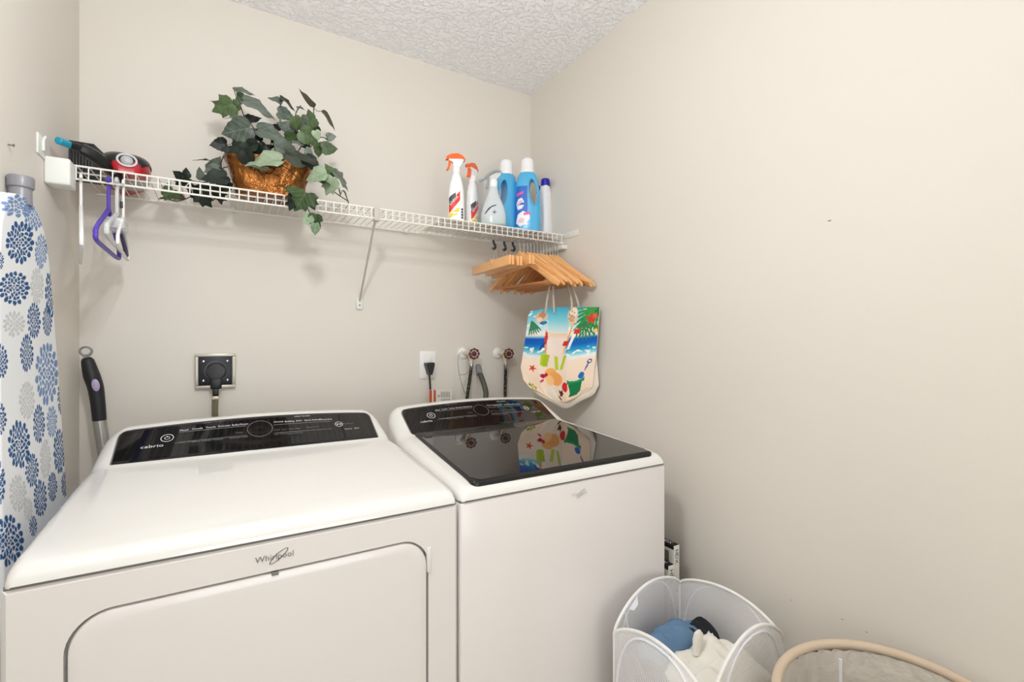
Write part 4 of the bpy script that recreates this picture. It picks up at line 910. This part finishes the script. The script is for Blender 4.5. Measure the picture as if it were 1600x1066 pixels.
MB().lathe([(.030, .0), (.031, .006), (.030, .022), (.026, .028), (.002, .030)], (0, 0, 0), 24, M=Matrix.Translation((cx, 1.981, cz)) @ RX).build('plug', M['blackplastic'], th)
MB().rbox(cx - .017, cx + .017, 1.955, 1.978, cz - .062, cz - .01, .005, 3).build('plug_neck', M['blackplastic'], th)
MB().rbox(cx - .011, cx + .008, 1.958, 1.976, cz - .088, cz - .055, .003).build('strain_relief', M['blackplastic'], th)
MB().rbox(cx - .012, cx + .009, 1.957, 1.977, cz - .099, cz - .087, .003).build('collar', M['brass'], th)
MB().tube(smoothcurve([(cx - .002, 1.967, cz - .095), (cx - .003, 1.967, cz - .14), (cx - .001, 1.965, cz - .2), (cx, 1.90, cz - .35), (cx, 1.80, cz - .5), (cx, 1.685, cz - .55)], 5), .0098, 10).build('cord', M['cord_grey'], th)
# duplex outlet
th = thing('wall_outlet', 'white two-socket wall outlet plate left of the water valves', 'outlet', P(668, 592, Y=2.0))
wbox(655, 549, 680.5, 591, 1.994, 2.0, .002).build('plate', M['whiteplastic'], th)
wbox(661, 553, 674.5, 569, 1.991, 1.996, .003).build('socket', M['whiteplastic'], th); wbox(661, 573, 674.5, 588, 1.991, 1.996, .003).build('socket', M['whiteplastic'], th)
q = P(668, 571, Y=2.0); MB().lathe([(.003, 0), (.003, .002)], (0, 0, 0), 10, M=Matrix.Translation((q.x, 1.9945, q.z)) @ RX).build('screw', M['nail'], th)
q = P(671, 573, Y=1.97); th = thing('power_cord', 'thin black washer power cord plugged into the white wall outlet', 'cord', q)
pg = MB(); pg.prism([(-.017, .016), (.017, .018), (.020, .010), (.013, -.020), (.007, -.036), (-.005, -.036), (-.011, -.018), (-.019, .008)], lambda p, y: (q.x + p[0], y, q.z + p[1]), 1.955, 1.988); pg.build('plug', M['blackplastic'], th, angle=30)
MB().tube(smoothcurve([(q.x, 1.972, q.z - .03), P(672, 600, Y=1.97), P(673, 625, Y=1.965), P(674, 660, Y=1.93), (q.x + .06, 1.80, .7), (q.x + .08, 1.69, .6)], 6), .0045, 8).build('cord', M['blackplastic'], th)
th = thing('warning_tag', 'white paper warning tag with orange stripes on the power cord', 'tag', P(690, 634, Y=1.955))
def wtag(x0, x1, y0, y1, Y, mm, nm):
    a, b, c_, d_ = P(x0, y0, Y=Y), P(x1, y0 + 1, Y=Y), P(x1, y1, Y=Y), P(x0, y1, Y=Y); mb = MB(); mb.add([a, b, c_, d_] + [v + Vector((0, .0008, 0)) for v in (a, b, c_, d_)], [(0, 1, 2, 3), (7, 6, 5, 4), (0, 4, 5, 1), (1, 5, 6, 2), (2, 6, 7, 3), (3, 7, 4, 0)]); return mb.build(nm, mm, th)
card = wtag(671, 706.5, 609, 636, 1.955, M['tag_white'], 'card'); wtag(671, 675, 609, 636, 1.9542, M['tag_red'], 'stripe'); wtag(677.5, 681, 609, 636, 1.9542, M['tag_red'], 'stripe')
mb = MB()
for k in range(6):
    for j in range(2):
        a = P(689 + k * 2.5 + j * .6, 612 + j * 11, Y=1.9540); b = P(690.3 + k * 2.5 + j * .6, 621 + j * 11, Y=1.9540); mb.add([(a.x, a.y, a.z), (b.x, a.y, a.z), (b.x, b.y, b.z), (a.x, b.y, b.z)], [(0, 1, 2, 3)])
mb.build('small_print', M['print_soft'], card, smooth=False)
a = P(685.5, 619, Y=1.954); mb = MB(); v, f = ring2d(.006, .004, .0018, 16); mb.add([(a.x + p, a.y, a.z + q_) for p, q_ in v], f).build('symbol', M['filter_black'], card, smooth=False)
# valves
def valve(px, label):
    c = P(px, 552, Y=2.0); w = P(px + 17.5, 553, Y=1.93); th = thing('water_valve', label, 'valve', c, 'wall water valves with red wheel handles')
    MB().lathe([(.026, 0), (.027, .003), (.022, .010), (.014, .013)], (0, 0, 0), 28, M=Matrix.Translation((c.x, 2.0, c.z)) @ RX).build('escutcheon', M['whiteplastic'], th)
    bc = Vector((c.x + .012, 1.965, c.z)); 
    MB().tube([(c.x, 1.992, c.z), bc, (w.x, 1.940, w.z)], [.010, .012, .009], 12).build('valve_body', M['brass'], th)
    sp = P(px + 12.5, 566, Y=1.962); MB().tube([bc, (sp.x, 1.962, sp.z + .01), (sp.x, 1.962, sp.z - .012)], [.009, .009, .010], 12).build('spout', M['brass'], th)
    # wheel
    ax = (Vector((w.x, w.y, w.z)) - bc).normalized(); ax = (ax * .35 + (CAM - w).normalized() * .65).normalized()
    r_ = ax.orthogonal().normalized(); u_ = ax.cross(r_); wm = MB(); pts = []
    for k in range(48):
        a = 2 * PI * k / 48; R = .0215 + .0018 * math.cos(8 * a); pts.append(w + (r_ * math.cos(a) + u_ * math.sin(a)) * R)
    wm.tube(pts, .0032, 8, closed=True)
    pts = [w + (r_ * math.cos(2 * PI * k / 24) + u_ * math.sin(2 * PI * k / 24)) * .0095 + ax * .002 for k in range(24)]; wm.tube(pts, .0024, 6, closed=True)
    for k in range(8):
        a = 2 * PI * k / 8; d_ = r_ * math.cos(a) + u_ * math.sin(a); wm.tube([w + d_ * .003 + ax * .003, w + d_ * .0215], .0019, 6)
    wm.lathe([(.0055, -.003), (.006, .003), (.004, .007), (.001, .008)], w, 12, M=ax.to_track_quat('Z', 'Y').to_matrix())
    wm.build('wheel_handle', M['wheel_red'], th); return sp
sA = valve(723.5, 'water valve with red wheel handle left of the drain hose')
sB = valve(777.5, 'water valve with red wheel handle nearest the beach tote bag')
def hose(sp, pts, label):
    th = thing('water_hose', label, 'hose', (sp.x, 1.96, sp.z - .2), 'braided black water hoses')
    MB().lathe([(.0085, 0), (.0105, .003), (.0105, .022), (.0075, .025)], (sp.x, 1.962, sp.z - .030), 14).build('nut', M['chrome'], th)
    cv = smoothcurve([(sp.x, 1.962, sp.z - .028)] + pts, 8); MB().tube(cv, .0078, 10).build('braided_hose', M['hose_black'], th)
    fl = MB(); L_ = 0
    for i in range(1, min(len(cv), 26), 2):
        for s1 in (0, 1):
            a = i * 2.2 + s1 * PI; p = cv[i] + Vector((math.cos(a) * .0078, -abs(math.sin(a)) * .0078, 0)); fl.rbox(p.x - .0010, p.x + .0010, p.y - .0008, p.y + .0008, p.z - .0018, p.z + .0018)
    tag(fl.build('braid_flecks', M['fleck'], th), kind='stuff')
hose(sA, [P(733, 600, Y=1.96), P(729, 628, Y=1.95), P(727, 660, Y=1.90), (sA.x - .03, 1.80, .75), (sA.x - .03, 1.69, .68)], 'braided black water hose hanging from the left red-wheel valve')
hose(sB, [P(789.5, 600, Y=1.96), P(789, 628, Y=1.95), P(788, 660, Y=1.90), (sB.x - .03, 1.80, .75), (sB.x - .03, 1.69, .68)], 'braided black water hose hanging from the right red-wheel valve')
th = thing('drain_hose', 'thick dark grey drain hose entering the wall between the valves', 'hose', P(750, 575, Y=2.0))
q = P(749, 572, Y=2.0)
pA = P(748, 576, Y=1.985); pB = P(749, 585, Y=1.965)
MB().tube([P(747, 574, Y=1.998), pA, pB], [.016, .0155, .0145], 14).build('elbow', M['iron_grey'], th)
MB().tube(smoothcurve([P(749.5, 583, Y=1.968), P(754, 594, Y=1.945), P(759, 612, Y=1.92), P(762, 635, Y=1.90), (q.x + .04, 1.82, .8), (q.x + .05, 1.69, .7)], 7), .0118, 14).build('tube', M['hose_grey'], th)
a0, a1 = P(741, 571.5, Y=2.0), P(755, 586, Y=2.0); MB().rbox(a0.x, a1.x, 1.996, 2.0, a1.z, a0.z, .001).build('wall_plate', M['whiteplastic'], th)
cv = smoothcurve([P(722, 549, Y=1.985), P(716.5, 556, Y=1.95), P(715.5, 570, Y=1.94), P(718, 588, Y=1.94), P(724, 608, Y=1.945), P(727.5, 616, Y=1.95)], 6)
wl = MB().tube(cv, .0011, 5); wl.tube(smoothcurve([P(717.5, 586, Y=1.94), P(727, 585, Y=1.945), P(737, 576, Y=1.95), P(738, 563, Y=1.96)], 6), .0011, 5)
tag(wl.build('wire_loop', M['nail']), 'thin grey wire looped around the left valve and its hose', 'wire')
# ------------------------------------------------------------------ ironing board against the left wall
ib = thing('ironing_board', 'ironing board with blue petal-flower cover leaning on the left wall', 'ironing board', (-.33, 1.395, 0))
bz = [.30, .55, .90, 1.05, 1.28, 1.43, 1.505, 1.553, 1.583, 1.603, 1.618, 1.628, 1.633]
bh = [.19, .20, .210, .200, .180, .165, .152, .138, .120, .100, .078, .055, .03]
def bX(z): return -.366 + (1.66 - z) * .034
YCB = 1.395
def bf(u, v):
    z = .60 + 1.033 * v; s_ = 2 * u - 1; hw_ = ip(z, bz, bh)
    e = max(0, (abs(s_) - .93) / .07); return Vector((bX(z) + .0 - .012 * e * e, YCB + hw_ * s_, z))
NU, NV = 230, 640
mb = MB().grid(bf, NU, NV)
fab = mb.build('cover', attr_mat('petal_fabric', .85), ib, angle=180)
co = np.array(mb.v); 
# back to photo coordinates only to read where each flower sits on the cloth
rel = co - np.array([0, 0, CH]); dep = rel @ np.array(FW); pxs = 800 + FOC * (rel @ np.array(RT)) / dep; pys = 533 - FOC * rel[:, 2] / dep
base = np.tile(L3((228, 231, 234)), (len(co), 1))
T1, T2, T3 = (38, 84, 134), (112, 140, 182), (196, 198, 200)
fl = [(28, 322, 25, 17, T2, .55), (54, 332, 16, 27, T2, 1), (31, 379, 21, 32, T1, 1), (64, 393, 9, 26, T2, 1), (76, 372, 5, 24, T1, 1), (22, 450, 23, 25, T1, 1), (58, 447, 10, 28, T3, 1), (81, 457, 10, 37, T1, 1), (22, 506, 17, 20, T3, 1), (53, 501, 10, 27, T1, 1), (74, 502, 7, 23, T1, 1), (42, 552, 10, 28, T1, 1), (73, 584, 17, 46, T2, 1), (96, 560, 4, 26, T1, 1), (42, 626, 12, 29, T3, 1), (96, 620, 6, 28, T1, 1), (61, 663, 9, 29, T1, 1), (81, 659, 8, 24, T2, 1), (30, 695, 17, 36, T1, 1), (71, 717, 8, 30, T3, 1), (93, 705, 9, 34, T1, 1), (50, 735, 10, 25, T1, 1), (28, 771, 13, 28, T3, 1), (63, 779, 10, 28, T1, 1), (82, 761, 7, 22, T1, 1), (44, 796, 7, 19, T3, 1), (14, 845, 22, 38, T1, 1), (-1, 565, 13, 26, T1, 1), (-3, 655, 13, 26, T1, 1), (-4, 755, 12, 34, T1, 1), (101, 757, 5, 20, T1, 1), (-1, 408, 7, 14, T1, 1), (52, 822, 6, 16, T1, 1), (100, 520, 4, 20, T1, 1)]
rs = np.random.RandomState(3)
for (fx, fy, rx, ry, c, dens) in fl:
    x = (pxs - fx) / rx; y = (pys - fy) / ry; d = np.hypot(x, y); near = np.where(d < 1.15)[0]
    if not len(near): continue
    seeds = []; K = 4 if max(rx, ry) < 22 or dens < 1 else 5
    for r_i in range(K):
        rr = (r_i + .5) / K * .95; nn_ = max(4, int(3.2 + r_i * (3.6 if dens == 1 else 2.4)))
        for k in range(nn_):
            a = 2 * PI * (k + .5 * (r_i % 2)) / nn_ + rs.uniform(-.09, .09); seeds.append((a, rr * rs.uniform(.95, 1.05)))
    sa = np.array(seeds); sx_ = sa[:, 1] * np.cos(sa[:, 0]); sy_ = sa[:, 1] * np.sin(sa[:, 0])
    X, Y_ = x[near][:, None] - sx_, y[near][:, None] - sy_
    ca, sn = np.cos(sa[:, 0]), np.sin(sa[:, 0]); rad = X * ca + Y_ * sn; tan_ = -X * sn + Y_ * ca
    dd = np.sqrt((rad * .75) ** 2 + (tan_ * 1.15) ** 2); ds = np.sort(dd, 1); f12 = ds[:, 1] - ds[:, 0]
    lim = .155 if dens == 1 else .2
    ok = (f12 > .035) & (ds[:, 0] < lim)
    base[near[ok]] = L3(c)
att = fab.data.color_attributes.new('print', 'FLOAT_COLOR', 'POINT')
att.data.foreach_set('color', np.concatenate([base, np.ones((len(base), 1))], 1).ravel().astype(np.float32))
mb = MB()
zz = [.30] + list(np.linspace(.35, 1.52, 12)) + bz[7:]
ol = [(YCB + ip(z, bz, bh), z) for z in zz] + [(YCB - ip(z, bz, bh), z) for z in reversed(zz)]
n = len(ol); vs = []
for dx_, sc2 in ((-.0125, 1), (-.018, 1.006), (-.026, .99)): vs += [(bX(z) + dx_, YCB + (y - YCB) * sc2, z) for y, z in ol]
fs = []
for j in range(2):
    for i in range(n): k = (i + 1) % n; fs.append((j * n + i, j * n + k, (j + 1) * n + k, (j + 1) * n + i))
fs.append(tuple(2 * n + i for i in range(n))); mb.add(vs, fs); mb.build('board', M['label_white'], ib, angle=50)
MB().grid(lambda u, v: Vector((bX(.3 + .31 * v) - .0004, YCB + ip(.3 + .31 * v, bz, bh) * (2 * u - 1) * .96, .3 + .31 * v)), 8, 8).build('cover_tail', M['label_white'], ib)
# leg frame with grey plastic end cap above the nose
lm = MB()
for s1 in (-1, 1): lm.tube([(-.3925, YCB + s1 * .05, 1.45), (-.3905, YCB + s1 * .10, .9), (-.385, YCB + s1 * .13, .01)], .005, 10)
lm.tube([(-.383, YCB - .16, .012), (-.383, YCB + .16, .012)], .009, 12); lm.build('leg_frame', M['iron_grey'], ib)
cp = P(35, 292, X=-.375)
MB().lathe([(.0185, 1.622), (.0185, cp.z), (.0180, cp.z + .001)], (-.378, cp.y, 0), 24).build('end_tube', M['iron_grey'], ib)
MB().lathe([(.0195, cp.z - .004), (.0215, cp.z - .002), (.0220, cp.z + .018), (.0205, cp.z + .021), (.018, cp.z + .021), (.017, cp.z + .014)], (-.3775, cp.y, 0), 28).build('end_cap', M['iron_grey'], ib)
# nail
q = P(12, 226, X=XL); th = tag(MB().lathe([(.0014, 0), (.0014, .008), (.0032, .0085), (.0032, .010)], (0, 0, 0), 10, M=Matrix.Translation(q) @ Matrix.Rotation(PI / 2, 4, 'Y')).build('nail', M['nail']), 'small nail sticking out of the left wall above the ironing board', 'nail')
# ------------------------------------------------------------------ mop handle behind the dryer
th = thing('mop', 'black and silver mop handle with hanging loop leaning behind the dryer', 'mop', (-.28, 1.93, 0))
YM = 1.93
lp = [P(134 + 9.5 * math.cos(a), 549 + 6.5 * math.sin(a), Y=YM) for a in np.linspace(0, 2 * PI, 24, endpoint=False)]
lo = MB().tube(lp, .0032, 8, closed=True); lo.tube([P(126, 552, Y=YM), P(135, 560, Y=YM), P(142.5, 552, Y=YM)], .004, 8); lo.build('hanging_loop', M['iron_grey'], th)
g_ = [P(135.5, 559, Y=YM), P(138, 568, Y=YM), P(143, 586, Y=YM), P(149, 604, Y=YM), P(152, 622, Y=YM), P(154, 640, Y=YM), P(155.5, 657, Y=YM)]
cv = smoothcurve(g_, 5); rr = [ip(i / (len(cv) - 1), [0, .1, .35, .5, .7, 1], [.010, .0155, .021, .020, .0185, .0175]) for i in range(len(cv))]
MB().tube(cv, rr, 18).build('grip', M['grip_black'], th)
q = P(149.5, 602, Y=YM - .019); MB().lathe([(.0095, -.002), (.0095, .002), (.006, .005), (.001, .006)], (0, 0, 0), 20, M=Matrix.Translation(q) @ Matrix.Rotation(math.radians(-9), 4, 'Y') @ Matrix.Scale(2.0, 4, (0, 0, 1)) @ RX).build('button', M['lilac'], th)
e0 = P(155.5, 657, Y=YM); dv = (P(162, 700, Y=YM) - e0).normalized(); e1 = e0 + dv * ((e0.z - .12) / -dv.z)
MB().tube([e0, e0 + dv * .004, e1], [.0165, .0172, .0172], 16).build('pole', M['pole_silver'], th)
MB().rbox(e1.x - .14, e1.x + .14, 1.89, 1.97, 0, .12, .02, 3).build('mop_head', M['iron_grey'], th)
# ------------------------------------------------------------------ air filters between washer and right wall
def airfilter(x0, x1, y0, zt, label, zbot=0):
    th = thing('air_filter', label, 'air filter', ((x0 + x1) / 2, y0 + .2, 0), 'boxed air filters beside the washer')
    y1 = y0 + .40; f = MB(); w = .022
    for q in ((y0, y1, zt - w, zt), (y0, y1, 0, w), (y0, y0 + w, w, zt - w), (y1 - w, y1, w, zt - w)): f.rbox(x0, x1, q[0], q[1], q[2], q[3], .0008, 1)
    fo = f.build('frame', M['filter_white'], th, angle=20)
    def pf(u, v):
        k = round(u * 80); return ((x0 + .004) if k % 2 else (x0 + .010), y0 + w + (y1 - y0 - 2 * w) * u, w + (zt - 2 * w) * v)
    MB().sheet(pf, 81, 2, (.008, 0, 0)).build('pleats', M['filter_grey'], th, smooth=False)
    MB().rbox(x0 - .0006, x1 + .0006, y0 + .002, y1 - .002, zt - .004, zt + .0006).build('top_label', M['filter_black'], fo)
    MB().rbox(x0 - .0006, x0 + .001, y0 + .002, y1 - .002, zt - .012, zt - .004).build('side_label', M['filter_black'], fo)
    t = MB(); xm = (x0 + x1) / 2
    for k in range(4):
        yy = y0 + .04 + .095 * k; put_text(t, 'HDX', .020, lambda a, b: (xm - .007 + b, yy - a, zt + .0010), 'CENTER')
    t.build('top_lettering', M['label_white'], fo, smooth=False)
    t = MB()
    for k, zc in enumerate((zt - .034, zt - .125, zt - .215)): put_text(t, 'HDX', .021, lambda a, b: (xm - .0075 + b, y0 - .0006, zc - a), 'CENTER')
    t.build('side_lettering', M['filter_black'], fo, smooth=False)
airfilter(1.196, 1.220, 1.012, .690, 'taller boxed air filter standing between washer and right wall')
airfilter(1.160, 1.184, 1.002, .640, 'shorter boxed air filter leaning nearest the washer side')
# ------------------------------------------------------------------ pop-up mesh hamper
CL, CB, CR, CF = Vector((.864, .925, 0)), Vector((1.185, .982, 0)), Vector((1.200, .675, 0)), Vector((.885, .61, 0))
CF2 = Vector((.868, .64, 0))
hm = thing('popup_hamper', 'square pop-up white mesh hamper full of laundry in front of the washer', 'hamper', (1.03, .80, 0))
panels = [(CL, CB, .566, .592, .648), (CB, CR, .592, .575, .640), (CR, CF2, .575, .560, .665), (CF2, CL, .560, .566, .625)]
cen = (CL + CB + CR + CF2) / 4
for (A, B, za, zb_, zp) in panels:
    out = ((A + B) / 2 - cen).normalized()
    def top(s_): 
        k = math.sin(PI * s_) ** .62; return (za * (1 - s_) + zb_ * s_) + (zp - (za * (1 - s_) + zb_ * s_)) * k
    def pf(u, v, A=A, B=B, out=out): p = A.lerp(B, u); return Vector((p.x, p.y, .01 + (top(u) - .01) * v)) + out * (.018 * math.sin(PI * u) * math.sin(PI * min(1, v * 1.0)) ** .5)
    pn = MB().grid(pf, 25, 20).build('mesh_panel', M['mesh'], hm, angle=180)
    rim = [pf(i / 40, 1) for i in range(41)]; MB().tube(rim, .0042, 8, flat=1).build('rim_binding', M['whiteplastic'], pn)
    lpz = []
    for k in range(64):
        a = 2 * PI * k / 64; x, y = se(a, .475, .485, 3.4); uu, vv = .5 + x, .5 + y; lpz.append(pf(uu, vv) + out * .001)
    MB().tube(lpz, .0028, 6, closed=True).build('wire_frame', M['label_white'], pn)
for c_, z in ((CL, .566), (CB, .592), (CR, .575), (CF2, .560)): MB().tube([(c_.x, c_.y, .01), (c_.x, c_.y, z)], .003, 8).build('corner_seam', M['whiteplastic'], hm)
mb = MB(); mb.add([(c_.x, c_.y, .008) for c_ in (CL, CB, CR, CF2)] + [(c_.x, c_.y, .012) for c_ in (CL, CB, CR, CF2)], [(3, 2, 1, 0), (4, 5, 6, 7), (0, 1, 5, 4), (1, 2, 6, 5), (2, 3, 7, 6), (3, 0, 4, 7)]); mb.build('base', M['whiteplastic'], hm)
q = P(992, 948, Y=.93); hd = [P(982, 953, Y=.935), P(992, 938, Y=.935), P(996, 932, Y=.935), P(997, 945, Y=.93), P(991, 954, Y=.93)]
mb = MB(); n5 = len(hd); mb.add(hd + [h_ + Vector((.002, .004, 0)) for h_ in hd], [tuple(range(n5)), tuple(range(2 * n5 - 1, n5 - 1, -1))] + [(i, (i + 1) % n5, n5 + (i + 1) % n5, n5 + i) for i in range(n5)]); mb.build('fabric_tag', M['label_white'], hm)
MB().tube([P(977, 958, Y=.928), P(980, 975, Y=.925), P(983, 986, Y=.922)], .0028, 6, flat=.5).build('strap', M['label_white'], hm)
def heap(nm, label, m, cx, cy, rx, ry, z0, z1, seed, e=2.6, amp=.02, fr_=9, cat='clothes', ridge=1):
    def fn(u, v):
        if v < .35:
            k = v / .35; r = .7 + .3 * k; z = z0 + (z1 - z0) * .6 * k
        else:
            k = (v - .35) / .65; r = math.cos(k * PI / 2); z = z0 + (z1 - z0) * (.6 + .4 * math.sin(k * PI / 2))
        x, y = se(2 * PI * u, rx * r, ry * r, e)
        w = noise.noise(Vector((x * fr_ + seed, y * fr_ * 1.3, z * fr_))); w2 = 1 - abs(noise.noise(Vector((x * fr_ * 1.7 + y * 6 + seed, y * fr_ * .8, seed)))) * 2.2
        return Vector((cx + x + w * amp * .5, cy + y + w * amp * .4, z + (w * amp + w2 * amp * .6 * ridge) * min(1, v * 3)))
    mb = MB().grid(fn, 64, 40, True); mb.f.append(tuple(range(63, -1, -1)))
    return tag(mb.build(nm, m, angle=180), label, cat)
heap('laundry_pile', 'pale bundled clothes filling the lower part of the mesh hamper', M['white_cloth'], 1.025, .80, .135, .135, .015, .44, 3)
heap('denim_shorts', 'light blue denim garment at the back of the mesh hamper', M['denim'], 1.045, .890, .125, .045, .43, .545, 11, amp=.016, fr_=18)
heap('dark_shirt', 'dark navy garment tucked behind the white shirt in the mesh hamper', M['black_cloth'], 1.125, .868, .05, .05, .43, .540, 5, amp=.016, fr_=20)
heap('navy_trousers', 'navy garment seen through the mesh at the hamper left side', M['denim_dark'], .905, .79, .034, .095, .30, .515, 8, amp=.02, fr_=16)
ws = heap('white_shirt', 'crumpled white shirt on top of the laundry in the mesh hamper', M['white_cloth'], 1.045, .745, .138, .108, .42, .535, 2, amp=.026, fr_=15)
kq = P(1090, 1000, Y=.80)
MB().lathe([(.012, -.03), (.014, -.012), (.017, .005), (.014, .022), (.004, .030)], (0, 0, 0), 16, M=Matrix.Translation((kq.x, kq.y, .560)) @ Matrix.Rotation(math.radians(12), 4, 'Y'), sy=.6).build('sleeve_knot', M['white_cloth'], ws)
# ------------------------------------------------------------------ round lined hamper
HC = Vector((1.045, .365, 0)); HR = .210; HZ = .652
hh = thing('round_hamper', 'round cream laundry hamper with beige padded rim and plastic lining, front right', 'hamper', (HC.x, HC.y, 0))
def hr(th): return HR * (1 + .02 * math.cos(2 * th - .6))
pts = [(HC.x + hr(a) * math.cos(a), HC.y + hr(a) * math.sin(a), HZ + .004 * math.sin(a * 2)) for a in np.linspace(0, 2 * PI, 72, endpoint=False)]
MB().tube(pts, .0095, 12, closed=True).build('padded_rim', M['beige_rim'], hh)
MB().lathe([(HR * .92, .0), (HR * .93, .01), (HR * .99, .3), (HR * 1.0, HZ - .004)], (HC.x, HC.y, 0), 64).build('outer_wall', M['hamper_cream'], hh) if False else None
mb = MB().grid(lambda u, v: Vector((HC.x + hr(2 * PI * u) * (.92 + .07 * v) * math.cos(2 * PI * u), HC.y + hr(2 * PI * u) * (.92 + .07 * v) * math.sin(2 * PI * u), .002 + (HZ - .004) * v)), 72, 12, True)
mb.f.append(tuple(range(71, -1, -1))); mb.build('outer_wall', M['hamper_cream'], hh)
def lf(u, v):
    a = 2 * PI * u; w = noise.noise(Vector((math.cos(a) * 3.5, math.sin(a) * 3.5, v * 1.6))); w2 = abs(noise.noise(Vector((math.cos(a) * 9, math.sin(a) * 9, v * 1.1))))
    r = hr(a) * (.985 - .09 * (1 - v)) - .010 * abs(w) * (1 - v * .6) - .006 * w2 + .003 * math.sin(40 * a) * (v > .97)
    return Vector((HC.x + r * math.cos(a), HC.y + r * math.sin(a), .03 + (HZ - .036) * v))
mb = MB().grid(lf, 144, 30, True); mb.f.append(tuple(range(144))); mb.build('plastic_lining', M['bagliner'], hh, angle=180)
for k in range(6):
    a = 2 * PI * k / 6 + .95; pts = [lf(a / (2 * PI), v) + Vector((-math.cos(a), -math.sin(a), 0)) * .001 for v in np.linspace(0.05, .97, 12)]
    MB().tube(pts, .004, 6, flat=.5).build('lining_seam', M['label_white'], hh)
# ------------------------------------------------------------------ small scuffs on the right wall
for (px, py, s_) in ((1296, 345, .005), (1316, 968, .003), (1354, 988, .003), (1236, 938, .0025)):
    q = P(px, py, X=XR); mb = MB(); mb.lathe([(s_, 0), (s_ * .6, .0006)], (0, 0, 0), 8, M=Matrix.Translation(q) @ Matrix.Rotation(-PI / 2, 4, 'Y'), sx=.4)
    wr = bpy.data.objects['wall_right']; mb.build('scuff', M['mark'], wr)
